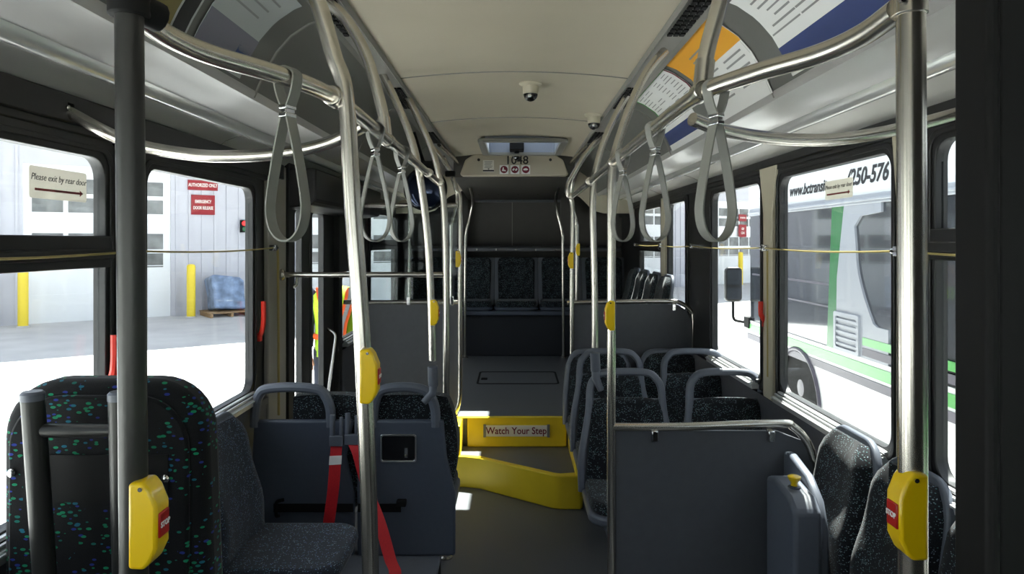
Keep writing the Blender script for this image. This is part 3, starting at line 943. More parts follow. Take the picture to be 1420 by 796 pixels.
for (x, y, rz, o, lab) in spots:
    if o is not None: o.location = (x, y, ZR); o.rotation_euler = (0, 0, rz)
    else: dup(s0, (x, y, ZR), rz, lab)

# stop request boxes
def make_stop(label, mirror):
    s = mirror
    t = thing('stop_box', label, 'stop button box', (0, 0, 0), 0, 'yellow stop request boxes')
    prof = [(0, -.052), (.018, -.053), (.026, -.045), (.034, -.028), (.034, .022), (.026, .042), (.018, .052), (0, .05)]
    prof2 = [(s * a, b) for a, b in prof]
    obj('housing', MB().prism(prof2, 'y', -.017, .017), 'yellow_box', t, world=False, bevel=.004, seg=3)
    obj('button', MB().box(*sorted((s * .030, s * .0362)), -.012, .012, -.017, .013), 'red', t, world=False, bevel=.0015)
    text('lettering', 'STOP', .0092, 'white', t, (s * .037, 0, -.002), (0, s, 0), (0, 0, 1), bold=.0003, ext=.0003)
    obj('cap_screw', MB().lathe([(.0028, 0), (.0028, -.003)], (s * .016, -.017, .044), 'y', 8), 'chrome', t, world=False)
    return t
bl = make_stop('yellow stop box on the dark front left pole', 1)
br = make_stop('yellow stop box on the bright front right pole', -1)
def put(o, loc, first, label=None):
    if first: o.location = loc
    else: dup(o, loc, None, label)
put(bl, (-.459, .873, 1.5 - .384 * .88), True)
put(br, (.4928, .873, 1.5 - .372 * .88), True)
put(bl, (-.294, 1.385, 1.5 - .183 * 1.4), False, 'yellow stop box on the tall bowed pole nearest the left aisle')
put(bl, at(597, 433, 2.94), False, 'yellow stop box above the left rear-facing seat')
put(br, at(852, 437, 2.54), False, 'yellow stop box on the pole at the right panel')
put(br, at(795, 361, 4.63), False, 'yellow stop box on the right barrier pole of the raised deck')
put(br, at(804, 346, 6.14), False, 'yellow stop box furthest back on the thin right pole')
put(bl, at(632, 359, 4.63), False, 'yellow stop box on the left barrier pole of the raised deck')

# ------------------------------------------------------------------ barriers (panel + tube frame)
# right front panel
Yp = 2.56
t = thing('modesty_barrier', 'dark grey barrier panel with rounded steel rail at the right', 'barrier', (.7, Yp, 0))
obj('panel', MB().prism([(.36, .03), (1.115, .03), (1.115, .56), (1.09, .70), (1.02, .795), (.93, .83), (.36, .83)], 'y', Yp - .008, Yp + .008), 'dark_panel', t, bevel=.002)
obj('top_rail', MB().tube(spline([(.35, Yp - .012, .845), (.6, Yp - .012, .846), (.93, Yp - .012, .857), (.985, Yp - .012, .845), (1.03, Yp - .012, .80), (1.055, Yp - .012, .74), (1.075, Yp - .012, .64), (1.08, Yp - .012, .03)], 6), .0145, 14), 'steel', t)
for xx in (.495, .905):
    obj('panel_clip', MB().box(xx - .012, xx + .012, Yp - .03, Yp + .004, .795, .835), 'chrome', t, bevel=.004)
# right deck barrier
Yp = 4.64
t = thing('modesty_barrier', 'grey barrier panel behind the right seats on the raised deck', 'barrier', (.75, Yp + .03, DECK))
obj('panel', MB().prism([(.37, DECK), (1.15, DECK), (1.15, .98), (1.11, 1.06), (1.05, 1.095), (.37, 1.095)], 'y', Yp + .02, Yp + .036), 'dark_panel', t, bevel=.002)
obj('top_rail', MB().tube(spline([(.34, Yp + .01, 1.105), (.7, Yp + .01, 1.112), (1.0, Yp + .01, 1.115), (1.08, Yp + .01, 1.10), (1.14, Yp + .01, 1.05), (1.16, Yp + .01, .97), (1.165, Yp + .01, DECK)], 6), .0145, 14), 'steel', t)
for xx in (.62, 1.03): obj('panel_clip', MB().box(xx - .012, xx + .012, Yp - .006, Yp + .03, 1.055, 1.10), 'chrome', t, bevel=.004)
pts = spline([(.372, Yp, DECK), (.372, Yp, 1.2), at(794, 290, Yp), at(788, 270, Yp), at(788, 256, Yp), at(800, 233, Yp), at(815, 210, Yp), at(836, 185, Yp)], 8)
pole('steel pole at the aisle end of the right deck barrier', pts)
# left deck barrier with glass above
t = thing('modesty_barrier', 'grey barrier panel with glass above it behind the rear door', 'barrier', (-.65, Yp + .03, DECK))
obj('panel', MB().box(-1.0, -.365, Yp + .02, Yp + .036, DECK, 1.10), 'dark_panel', t, bevel=.002)
obj('glass_screen', MB().box(-.93, -.37, Yp + .022, Yp + .03, 1.115, 1.72), 'glass', t, flat=True)
obj('top_rail', MB().tube([(-1.1, Yp + .02, 1.735), (-.37, Yp + .02, 1.735)], .0145, 14), 'steel', t)
obj('mid_rail', MB().tube([(-1.1, Yp + .02, 1.108), (-.345, Yp + .02, 1.108)], .0145, 14), 'steel', t)
obj('upright', MB().tube([(-.68, Yp + .04, 1.11), (-.68, Yp + .04, 1.735)], .01, 12), 'steel', t)
for xx in (-.68, -.4): obj('panel_clip', MB().box(xx - .012, xx + .012, Yp - .006, Yp + .03, 1.09, 1.145), 'chrome', t, bevel=.004)
pts = spline([at(618, 590, Yp) + Vector((0, 0, .02)), at(630, 574, Yp), at(637, 555, Yp), at(638, 520, Yp), at(638, 420, Yp), at(638, 285, Yp), at(633, 263, Yp), at(625, 240, Yp), at(612, 219, Yp), at(594, 198, Yp)], 8)
pp = thing('grab_pole', 'steel pole framing the aisle end of the left deck barrier', 'pole', pts[0])
obj('tube', MB().tube(pts, PR, 16), 'steel', pp)
# sensor box on that pole, convex mirror above the door
c = at(625, 241, 4.55)
t = thing('sensor_box', 'small black sensor box clamped high on the left deck pole', 'sensor', c)
obj('body', MB().box(c.x - .034, c.x + .03, c.y - .02, c.y + .04, c.z - .018, c.z + .018), 'matte_black', t, bevel=.006)
obj('bracket', MB().tube([(c.x + .005, c.y, c.z), (c.x + .005, 4.64, c.z)], .01, 8), 'matte_black', t)
c = at(590, 262, 4.4)
t = thing('convex_mirror', 'round dark blue convex mirror hung above the rear door', 'mirror', c)
prof = [(.002, -.05)] + [(.125 * math.sin(R(a)), -.05 * math.cos(R(a))) for a in range(10, 91, 10)] + [(.125, .012), (.11, .02)]
obj('mirror_dome', MB().lathe(prof, c, 'y', 32), 'mirror_blue', t)
obj('rim', MB().tube([(c.x + .127 * math.cos(2 * PI * k / 40), c.y, c.z + .127 * math.sin(2 * PI * k / 40)) for k in range(40)], .007, 8, closed=True), 'matte_black', t)
obj('bracket', MB().tube([(c.x, c.y + .02, c.z), (c.x, c.y + .04, c.z + .11), (c.x - .08, c.y + .04, 2.18)], .012, 8).box(c.x - .05, c.x + .06, c.y - .01, c.y + .03, c.z + .10, c.z + .17), 'matte_black', t)

# driver's partition at the right edge
t = thing('driver_partition', 'tall black driver partition filling the right edge', 'partition', (.6, .53, 0))
obj('panel', MB().box(.345, 1.1, .515, .55, .02, 2.1), 'deep_black', t, bevel=.004)
obj('edge_channel', MB().box(.3365, .347, .512, .553, .0, 2.12), 'deep_black', t, bevel=.004)
obj('foot', MB().box(.345, 1.1, .505, .56, 0, .05), 'black', t, bevel=.004)

# ------------------------------------------------------------------ left wheelchair barrier with confetti moquette
YB = 1.52
def bpt(px, py): return at(px, py, YB)
t = thing('wheelchair_barrier', 'padded wheelchair barrier in black confetti moquette at the front left', 'barrier', (-.85, YB, 0))
xl, xr = -1.085, -.653
zt = at(0, 528, YB).z
out = rrect(xl, xr - 0, .30, zt, [.12, .12, .03, .03], 8)
out = [(a + (.03 * max(0, (zt - .15 - b)) / .8 if a > -.85 else 0), b) for a, b in out]
obj('cushion', MB().prism(out, 'y', YB, YB + .09), 'fab_bold', t, bevel=.03, seg=4)
inn = rrect(xl + .025, xr - .03, .34, zt - .03, [.11, .11, .03, .03], 8)
obj('front_board', MB().prism(inn, 'y', YB - .012, YB + .01), 'fab_bold', t, bevel=.006)
obj('kick_band', MB().box(xl + .06, xr - .07, YB - .0155, YB - .010, at(0, 693, YB).z, at(0, 628, YB).z), 'matte_black', t)
for px, py in ((16, 656), (229, 664)):
    c = at(px, py, YB - .015)
    obj('screw', MB().lathe([(.009, .004), (.009, -.002), (.006, -.006), (.002, -.007)], c, 'y', 14), 'chrome', t)
obj('stand', MB().box(xl + .05, xr - .05, YB + .01, YB + .08, 0, .32), 'wall_grey', t, bevel=.005)
# tube frame standing before it
YT = 1.44
t = thing('tube_barrier', 'dark steel tube frame with a cross bar before the confetti barrier', 'frame', (-.88, YT, 0))
for (a, b, nm) in ((45, 62, 'post'), (166, 172, 'post')):
    top = at(a, 548, YT); bot = at(b, 796, YT)
    d = (top - bot) / (top.z - bot.z)
    foot = bot + d * (0 - bot.z)
    obj(nm, MB().tube([foot, top], .0215, 16), 'steel_dark', t)
    obj('end_cap', MB().lathe([(.0225, -.01), (.0225, .003), (.018, .008)], top, 'z', 16), 'shell', t)
obj('cross_bar', MB().tube([at(48, 597, YT), at(166, 597, YT)], .0135, 14), 'steel_dark', t)

# ------------------------------------------------------------------ sideways flip seats
def make_flip(label, group, fab, hw0=.205, base=.125):
    """local: +x is the way the sitter faces, wall behind at x=0"""
    t = thing('flip_seat', label, 'flip seat', (0, 0, 0), 0, group)
    lean = Matrix.Translation(Vector((base, 0, .42))) @ Euler((0, R(-9), 0)).to_matrix().to_4x4()
    sh = rrect(-hw0 - .007, hw0 + .007, -.02, .472, [.10, .10, .03, .03], 8)
    sh = [(a * (1.05 - .25 * b), b) for a, b in sh]
    # backrest: dished cushion made of a grid
    obj('shell', MB().prism(sh, 'x', -.012, .012, lean), 'shell', t, world=False, bevel=.008, seg=3)
    mb = MB(); ny, nz = 14, 12
    vs = []
    for j in range(nz + 1):
        for i in range(ny + 1):
            u = -1 + 2 * i / ny; w = j / nz
            hw = (hw0 - .007) * (1.05 - .25 * w * .46)
            r = 1 - max(0, (w - .78) / .22) ** 2 * .28
            dish = .045 + .022 * abs(u) ** 2.4 + .018 * math.exp(-((w - .3) / .2) ** 2) - .02 * max(0, (w - .82) / .18) ** 2
            vs.append(lean @ Vector((dish - .03 * abs(u) ** 10, u * hw * r, .01 + w * .44)))
    nb = len(vs)
    vs += [lean @ Vector((.01, (lean.inverted() @ v).y, (lean.inverted() @ v).z)) for v in vs]
    fs = []
    m = ny + 1
    for j in range(nz):
        for i in range(ny):
            fs.append((j * m + i, j * m + i + 1, (j + 1) * m + i + 1, (j + 1) * m + i))
            fs.append((nb + j * m + i, nb + (j + 1) * m + i, nb + (j + 1) * m + i + 1, nb + j * m + i + 1))
    for i in range(ny):
        fs.append((i, nb + i, nb + i + 1, i + 1)); q = nz * m
        fs.append((q + i, q + i + 1, nb + q + i + 1, nb + q + i))
    for j in range(nz):
        fs.append((j * m, (j + 1) * m, nb + (j + 1) * m, nb + j * m))
        fs.append((j * m + ny, nb + j * m + ny, nb + (j + 1) * m + ny, (j + 1) * m + ny))
    mb.add(vs, fs)
    obj('backrest', mb, fab, t, world=False, smooth=60)
    return t
def flip_pan(t, fab, down=True):
    if down:
        sp = rrect(.13, .535, -.205, .205, [.09, .04, .04, .09], 8)
        obj('seat_cushion', MB().prism(sp, 'z', .405, .455, ), fab, t, world=False, bevel=.02, seg=4)
        obj('seat_shell', MB().prism(rrect(.12, .52, -.20, .20, [.09, .04, .04, .09], 8), 'z', .375, .408), 'shell_dark', t, world=False, bevel=.012, seg=3)
        obj('bracket', MB().prism([(.0, .1), (.06, .1), (.40, .378), (.0, .378)], 'y', -.03, .03), 'shell_dark', t, world=False, bevel=.006)
    else:
        mm = Matrix.Translation(Vector((.13, 0, .40))) @ Euler((0, R(-78), 0)).to_matrix().to_4x4()
        obj('seat_cushion', MB().prism(rrect(0, .36, -.2, .2, [.09, .04, .04, .09], 8), 'z', 0, .04, mm), fab, t, world=False, bevel=.016, seg=3)
        obj('bracket', MB().box(0, .16, -.03, .03, .3, .42), 'shell_dark', t, world=False, bevel=.006)
fl = make_flip('blue speckled flip seat nearest the camera on the left wall, seat down', 'flip seats along the left wall', M['fab_blue'])
flip_pan(fl, 'fab_blue')
fl.location = (WL + .03, 2.05, 0)
dup(fl, (WL + .03, 2.49, 0), 0, 'blue speckled flip seat next to the rear-facing pair, seat down')
fr_ = make_flip('sunlit speckled flip seat next to the knob unit', 'flip seats along the right wall', M['fab'], .172, .085)
fr_.location = (WR - .03, 2.33, 0); fr_.rotation_euler = (0, 0, PI)
dup(fr_, (WR - .03, 1.97, 0), PI, 'sunlit speckled flip seat behind the bright front right pole')
dup(fr_, (WR - .03, 1.6, 0), PI, 'speckled flip seat between the front right pole and the driver partition')
# sideways seats on the deck at the rear right
for k, (y, lab) in enumerate(((5.15, 'dark sideways seat just behind the right deck barrier'), (5.6, 'second dark sideways seat behind the right deck barrier'),
                              (6.05, 'third dark sideways seat behind the right deck barrier'), (6.5, 'dark sideways seat furthest back on the right deck'))):
    o = dup(fr_, (WR - .03, y, DECK + .01), PI, lab); o['group'] = 'sideways seats on the right of the deck'
# base box carrying them
trim(MB().box(.72, 1.14, 4.9, 6.75, DECK, DECK + .38), 'wall_grey', bevel=.01)

# knob unit: plastic end box of the flip seats
t = thing('release_unit', 'blue grey plastic unit with yellow release knob beside the right panel', 'seat release unit', (.95, 2.42, 0))
obj('housing', MB().prism([(2.22, .30), (2.47, .30), (2.47, .70), (2.40, .715), (2.27, .70), (2.22, .665)], 'x', .862, .95), 'shell', t, bevel=.014, seg=3)
obj('back_plate', MB().prism([(2.27, .2), (2.55, .2), (2.55, .76), (2.50, .765), (2.36, .735), (2.28, .68), (2.245, .60), (2.24, .42)], 'x', .951, .982), 'shell', t, bevel=.009, seg=3)
obj('foot', MB().box(.88, .94, 2.26, 2.44, 0, .31), 'shell_dark', t, bevel=.006)
c = Vector((.905, 2.33, .703))
obj('knob', MB().lathe([(.012, 0), (.010, .015), (.013, .022), (.020, .032), (.021, .038), (.016, .041), (.002, .042)], c, 'z', 20), 'yellow_box', t)
obj('knob_collar', MB().lathe([(.02, -.004), (.02, .006), (.014, .009)], c, 'z', 16), 'shell_dark', t)

# ------------------------------------------------------------------ forward facing seats on the right
def make_seat(label, hoop, group):
    """local: sitter faces -y; backrest plane near y=.40, seat front at y=0"""
    t = thing('passenger_seat', label, 'bus seat', (0, 0, 0), 0, group)
    lean = lambda z: .36 + .09 * max(0, z - .42) / .48            # backrest leans back
    def ring_pts(wb, wt, z0, zt_, dy, n=10):
        pts = [(-wb, z0), (-wb * 1.0, z0 + .15), (-wt - .01, .70)]
        pts += [(-wt, zt_ - .07), (-wt + .02, zt_ - .028), (-wt + .06, zt_), (0, zt_ + .006), (wt - .06, zt_), (wt - .02, zt_ - .028), (wt, zt_ - .07)]
        pts += [(wt + .01, .70), (wb, z0 + .15), (wb, z0)]
        return spline([(a, lean(b) + dy, b) for a, b in pts], 5)
    if hoop:
        obj('hoop_frame', MB().tube(ring_pts(.21, .165, .36, .885, .0), .0155, 10, sx=1.3), 'shell', t, world=False)
    else:
        obj('hoop_frame', MB().tube(ring_pts(.21, .18, .36, .80, .0), .0155, 10, sx=1.3), 'shell', t, world=False)
    zt_ = .775 if hoop else .80
    # fabric backrest: curved slab following the lean
    mb = MB(); nx, nz = 10, 12; vs = []
    for side in (0, 1):
        for j in range(nz + 1):
            w = j / nz; z = .40 + (zt_ - .40) * w
            hw = .195 + (.158 - .195) * w if hoop else .197 + (.17 - .197) * w
            for i in range(nx + 1):
                u = -1 + 2 * i / nx
                bul = .0 if side else -.045 + .02 * abs(u) ** 3 + .02 * max(0, (w - .85) / .15) ** 2 + .02 * (w - .5) ** 2
                zz = z - (.02 * abs(u) ** 4 if j == nz else 0)
                vs.append((u * hw, lean(z) + .006 + bul, zz))
    m = nx + 1; nb = m * (nz + 1); fs = []
    for j in range(nz):
        for i in range(nx):
            a = j * m + i
            fs += [(a, a + 1, a + m + 1, a + m), (nb + a, nb + a + m, nb + a + m + 1, nb + a + 1)]
    for i in range(nx):
        fs += [(i, nb + i, nb + i + 1, i + 1), (nz * m + i, nz * m + i + 1, nb + nz * m + i + 1, nb + nz * m + i)]
    for j in range(nz):
        fs += [(j * m, (j + 1) * m, nb + (j + 1) * m, nb + j * m), (j * m + nx, nb + j * m + nx, nb + (j + 1) * m + nx, (j + 1) * m + nx)]
    mb.add(vs, fs)
    obj('backrest', mb, 'fab', t, world=False, smooth=60)
    # plastic back shell
    mb = MB(); vs = []
    for d in (.012, .028):
        for (z, hw) in ((.33, .2), (.5, .2), (.65, .185), (zt_ - .01, .165)):
            vs += [(-hw, lean(z) + d, z), (hw, lean(z) + d, z)]
    fs = []
    for j in range(3):
        a = 2 * j; b = a + 8
        fs += [(a, a + 1, a + 3, a + 2), (b + 1, b, b + 2, b + 3), (a, a + 2, b + 2, b), (a + 1, b + 1, b + 3, a + 3)]
    fs += [(0, 8, 9, 1), (6, 7, 15, 14)]
    mb.add(vs, fs); obj('back_shell', mb, 'shell', t, world=False)
    obj('seat_cushion', MB().prism(rrect(-.2, .2, 0, .37, [.04, .04, .09, .09], 8), 'z', .37, .425), 'fab', t, world=False, bevel=.022, seg=4)
    obj('seat_pan', MB().prism(rrect(-.212, .212, -.012, .38, [.04, .04, .10, .10], 8), 'z', .335, .378), 'shell', t, world=False, bevel=.014, seg=3)
    obj('pedestal', MB().prism([(.06, 0), (.30, 0), (.33, .34), (.03, .34)], 'x', -.03, .03), 'shell_dark', t, world=False, bevel=.006)
    obj('floor_foot', MB().box(-.06, .06, .03, .33, 0, .018), 'shell_dark', t, world=False, bevel=.004)
    return t
gp = 'forward-facing seats on the right'
s1 = make_seat('hooped aisle seat directly behind the right barrier panel', True, gp)
s1.location = (.52, 2.93, 0)
dup(s1, (.985, 2.93, 0), 0, 'hooped window seat directly behind the right barrier panel')
dup(s1, (.53, 3.56, 0), 0, 'hooped aisle seat in the second row behind the right panel')
dup(s1, (.995, 3.56, 0), 0, 'hooped window seat in the second row behind the right panel')
s3 = make_seat('hoopless aisle seat in the third row before the right deck barrier', False, gp)
s3.location = (.53, 4.14, 0)
dup(s3, (.99, 4.14, 0), 0, 'hoopless window seat in the third row before the right deck barrier')

# ------------------------------------------------------------------ left rear facing pair (plastic backs towards us)
YS = 3.0
gl = 'rear-facing seats on the left'
def rear_facing(label, x0, x1, xtop0, xtop1, hx0, hx1, pad0, pad1):
    t = thing('rear_facing_seat', label, 'bus seat', ((x0 + x1) / 2, YS, 0), 0, gl)
    zs = .757
    obj('back_shell', MB().prism([(x0, .19), (x1, .19), (x1, .22), (x1 - .0, .45), (x1 - .035, .60), (xtop1, zs), (xtop0, zs), (x0, .45)], 'y', YS, YS + .03), 'shell_dark', t, bevel=.012, seg=3)
    pts = [(hx0 + .012, YS + .012, zs - .03), (hx0 + .014, YS + .012, zs + .04), (hx0 + .03, YS + .012, .86), (hx0 + .065, YS + .012, .885), ((hx0 + hx1) / 2, YS + .012, .892),
           (hx1 - .065, YS + .012, .882), (hx1 - .03, YS + .012, .85), (hx1 - .012, YS + .012, zs + .04), (hx1 - .010, YS + .012, zs - .03)]
    obj('hoop_frame', MB().tube(spline(pts, 6), .021, 10), 'shell', t)
    # fabric backrest behind the shell, bulging past it
    mb = MB(); nx, nz = 8, 12; vs = []
    for side in (0, 1):
        for j in range(nz + 1):
            w = j / nz; z = .40 + .455 * w
            for i in range(nx + 1):
                u = i / nx
                e = .05 * math.sin(PI * min(1, w * .9)) - .01
                xx = (pad0 + (pad1 + e - .02 * w - pad0) * u)
                yy = YS + .034 + (0 if side else .09 * math.sin(PI * (.15 + .75 * (1 - w))) + .03)
                vs.append((xx, yy, z - .01 * abs(2 * u - 1) ** 4 * (j == nz)))
    m = nx + 1; nb = m * (nz + 1); fs = []
    for j in range(nz):
        for i in range(nx):
            a = j * m + i
            fs += [(a, a + 1, a + m + 1, a + m), (nb + a, nb + a + m, nb + a + m + 1, nb + a + 1)]
    for i in range(nx):
        fs += [(i, nb + i, nb + i + 1, i + 1), (nz * m + i, nz * m + i + 1, nb + nz * m + i + 1, nb + nz * m + i)]
    for j in range(nz):
        fs += [(j * m, (j + 1) * m, nb + (j + 1) * m, nb + j * m), (j * m + nx, nb + j * m + nx, nb + (j + 1) * m + nx, (j + 1) * m + nx)]
    mb.add(vs, fs)
    obj('backrest', mb, 'fab', t, smooth=60)
    obj('seat_cushion', MB().prism(rrect(x0 + .02, x1 - .02, YS + .08, YS + .48, [.08, .08, .03, .03], 6), 'z', .37, .425), 'fab', t, bevel=.02, seg=3)
    obj('seat_pan', MB().prism(rrect(x0 + .01, x1 - .01, YS + .03, YS + .49, [.08, .08, .03, .03], 6), 'z', .335, .378), 'shell', t, bevel=.012, seg=3)
    obj('pedestal', MB().box((x0 + x1) / 2 - .05, (x0 + x1) / 2 + .05, YS + .08, YS + .36, 0, .34), 'shell_dark', t, bevel=.006)
    return t
tA = rear_facing('rear-facing seat by the left window showing its plastic back', -1.10, -.665, -1.085, -.67, -1.095, -.755, -.93, -.645)
tB = rear_facing('rear-facing aisle seat showing its plastic back with latch box', -.655, -.245, -.65, -.295, -.60, -.318, -.60, -.268)
# recessed latch in the aisle shell
c0, c1 = at(527, 602, YS - .004), at(578, 641, YS - .004)
obj('latch_frame', MB().ring(rrect(c0.x, c1.x, c1.z, c0.z, .012, 4), rrect(c0.x + .008, c1.x - .008, c1.z + .008, c0.z - .008, .008, 4), 'y', YS - .008, YS + .004), 'chrome', tB, bevel=.002)
obj('latch_recess', MB().box(c0.x + .006, c1.x - .006, YS - .002, YS + .006, c1.z + .006, c0.z - .006), 'black_gloss', tB)
obj('latch_tab', MB().box(c1.x - .05, c1.x - .038, YS - .008, YS - .001, c1.z + .02, c1.z + .06).tube([(c1.x - .044, YS - .008, c1.z + .025), (c1.x - .044, YS - .012, c1.z + .03)], .006, 8), 'chrome', tB)
for tt, xa, xb in ((tA, -1.0, -.67), (tB, -.65, -.47)):
    obj('handle_slot', MB().box(xa, xb, YS - .003, YS + .004, .375, .41), 'matte_black', tt)
c = at(557, 697, YS - .01)
obj('buckle_clip', MB().box(c.x - .02, c.x + .02, YS - .03, YS, c.z - .012, c.z + .014), 'matte_black', tB, bevel=.004)
c = at(385, 700, YS - .01)
obj('belt_hook', MB().tube(fillet([(c.x, YS, c.z - .05), (c.x, YS - .03, c.z - .04), (c.x, YS - .03, c.z + .02), (c.x + .03, YS - .02, c.z + .025)], .012), .007, 8), 'matte_black', tA)
# mounting rail box on the floor
t = thing('seat_plinth', 'long low grey seat plinth on the floor under the rear-facing pair', 'plinth', (-.7, 2.9, 0))
obj('top_rail', MB().box(-1.1, -.305, 2.78, 3.06, .17, .19), 'shell', t, bevel=.005)
obj('front_face', MB().box(-1.09, -.31, 2.80, 3.05, 0, .172), 'matte_black', t, bevel=.003)
mb = MB()
for xx in (-.8, -.64, -.46, -.33): mb.lathe([(.006, .003), (.006, -.003), (.003, -.005)], (xx, 2.80, .13), 'y', 8)
obj('bolt_row', mb, 'chrome', t)

# red securement belts
def belt(label, pts, tagpos=None):
    pts = spline(pts, 8)
    t = thing('securement_belt', label, 'belt', pts[0], 0, 'red wheelchair belts')
    obj('webbing', MB().band(pts, .047, .003, (1, 0, .05)), 'red_web', t)
    a = pts[0]
    obj('clip', MB().box(a.x - .028, a.x + .028, a.y - .012, a.y + .010, a.z - .012, a.z + .03).tube([(a.x - .018, a.y, a.z + .01), (a.x - .018, a.y + .004, a.z + .115)], .011, 8).tube([(a.x + .018, a.y, a.z + .01), (a.x + .018, a.y + .004, a.z + .105)], .008, 8), 'shell', t, bevel=.002)
    if tagpos is not None:
        p = pts[tagpos]; q = pts[tagpos + 3]
        tg = obj('care_tag', MB().band([p, (p + q) / 2, q], .05, .006, (1, 0, .05)), 'white', t)
        tg['label'] = 'white care tag'
    return t
belt('hanging red belt with a white tag on the left seat back', [at(467, 614, 2.95), at(465, 640, 2.94), at(462, 680, 2.93), at(456, 725, 2.93), at(452, 765, 2.93)], 6)
belt('slack red belt trailing to the floor behind the tall bowed pole', [at(488, 612, 2.95), at(496, 628, 2.93), at(502, 650, 2.92), at(512, 685, 2.9), at(527, 725, 2.84), at(541, 775, 2.78), at(548, 796, 2.74), (-.47, 2.7, .165), (-.46, 2.64, .02)])

# ------------------------------------------------------------------ rear bench seats
def make_bench(label):
    t = thing('bench_seat', label, 'bus seat', (0, 0, 0), 0, 'five bench seats across the rear')
    out = rrect(-.195, .195, 0, .48, [.05, .05, .03, .03], 6)
    out = [(a * (.80 + .38 * (1 - abs(.55 - b / .48))) * .95, b) for a, b in out]
    mm = Matrix.Translation(Vector((0, .30, .0))) @ Euler((R(-12), 0, 0)).to_matrix().to_4x4()
    obj('backrest', MB().prism(out, 'y', -.05, .0, mm), 'fab', t, world=False, bevel=.02, seg=3)
    obj('back_shell', MB().prism(rrect(-.226, .226, -.02, .482, .01, 2), 'y', .0, .02, mm), 'shell', t, world=False, bevel=.004)
    obj('seat_cushion', MB().prism(rrect(-.205, .205, -.04, .26, [.03, .03, .1, .1], 6), 'z', -.02, .05), 'fab', t, world=False, bevel=.02, seg=3)
    obj('seat_pan', MB().prism(rrect(-.222, .222, -.055, .27, [.03, .03, .1, .1], 6), 'z', -.045, -.012), 'shell_dark', t, world=False, bevel=.01)
    return t
bs = make_bench('speckled bench seat in the middle of the rear row')
bs.location = (.022, 7.17, .862)
for k, lab in ((-2, 'speckled bench seat in the left corner of the rear row'), (-1, 'speckled bench seat just left of the middle of the rear row'),
               (1, 'speckled bench seat just right of the middle of the rear row'), (2, 'speckled bench seat in the right corner of the rear row')):
    if abs(.022 + k * .465) < .97: dup(bs, (.022 + k * .455, 7.17, .862), 0, lab)

# ------------------------------------------------------------------ pull cords and window signs
def cord(label, sd, ys):
    W = (WL + .045) if sd < 0 else (WR - .045)
    pts = []
    for a, b in zip(ys[:-1], ys[1:]):
        for k in range(10):
            f = k / 10; pts.append((W, a + (b - a) * f, 1.472 - .009 * math.sin(PI * f)))
    pts.append((W, ys[-1], 1.472))
    t = thing('pull_cord', label, 'pull cord', (W, ys[0], 1.472))
    obj('cord', MB().tube(pts, .0032, 6), 'cord', t)
    for y in ys:
        mb = MB(); mb.box(*sorted((W + sd * .05, W - sd * .008)), y - .014, y + .014, 1.458, 1.486).tube([(W, y - .03, 1.472), (W, y + .03, 1.472)], .009, 8)
        obj('bracket', mb, 'chrome', t, bevel=.003)
    return t, W
t, W = cord('yellow stop request cord strung along the left windows', -1, [-.5, 1.04, 2.08, 3.27])
obj('drop_cord', MB().tube(spline([(W, 3.27, 1.472), (W, 3.31, 1.45), (W, 3.315, 1.3), (W, 3.32, 1.1), (W, 3.325, .7)], 6), .006, 6), 'cord', t)
t, W = cord('yellow stop request cord strung along the right windows', 1, [-.5, .92, 2.08, 3.2, 4.5, 5.46, 6.6])
obj('drop_cord', MB().tube(spline([(W + .02, 3.2, 1.472), (W + .02, 3.2, 1.4), (W + .022, 3.2, 1.1), (W + .022, 3.2, .9)], 6), .006, 6), 'cord', t)

def exit_sticker(label, sd, y0, y1, z0, z1):
    x = (WL if sd < 0 else WR) + sd * .024
    a = -sd                                    # outward normal of the printed face
    t = thing('exit_sign', label, 'sign', (x, (y0 + y1) / 2, z0))
    obj('plate', MB().prism(rrect(y0, y1, z0, z1, .008, 4), 'x', x - .0006, x + .0006), 'vinyl', t)
    rt = (0, 1, 0) if sd < 0 else (0, -1, 0)
    xf = x + a * .0018
    h = z1 - z0
    text('lettering', 'Please exit by rear door', .0222 * (y1 - y0) / .225, 'ink', t, (xf, (y0 + y1) / 2, z0 + h * .66), rt, (0, 0, 1), shear=.25, ext=.0003)
    s = rt[1]
    ym = (y0 + y1) / 2; hl = (y1 - y0) * .42
    zz = z0 + h * .28
    arrow = [(ym - s * hl, zz - .003), (ym + s * (hl - .014), zz - .003), (ym + s * (hl - .014), zz - .008), (ym + s * hl, zz), (ym + s * (hl - .014), zz + .008), (ym + s * (hl - .014), zz + .003), (ym - s * hl, zz + .003)]
    obj('arrow', MB().prism(arrow, 'x', xf, xf + a * .0006), 'red_ink', t)
exit_sticker('white please exit by rear door sign on the left front window', -1, 1.715, 1.945, 1.605, 1.683)
exit_sticker('please exit by rear door sign on the right window before the parked bus', 1, 2.50, 2.72, 1.655, 1.725)

# ------------------------------------------------------------------ outside: ground and garage building
GZ = -.35
mb = MB().box(-40, 60, -30, 70, GZ - .1, GZ)
struct('ground', mb, 'concrete', flat=True)

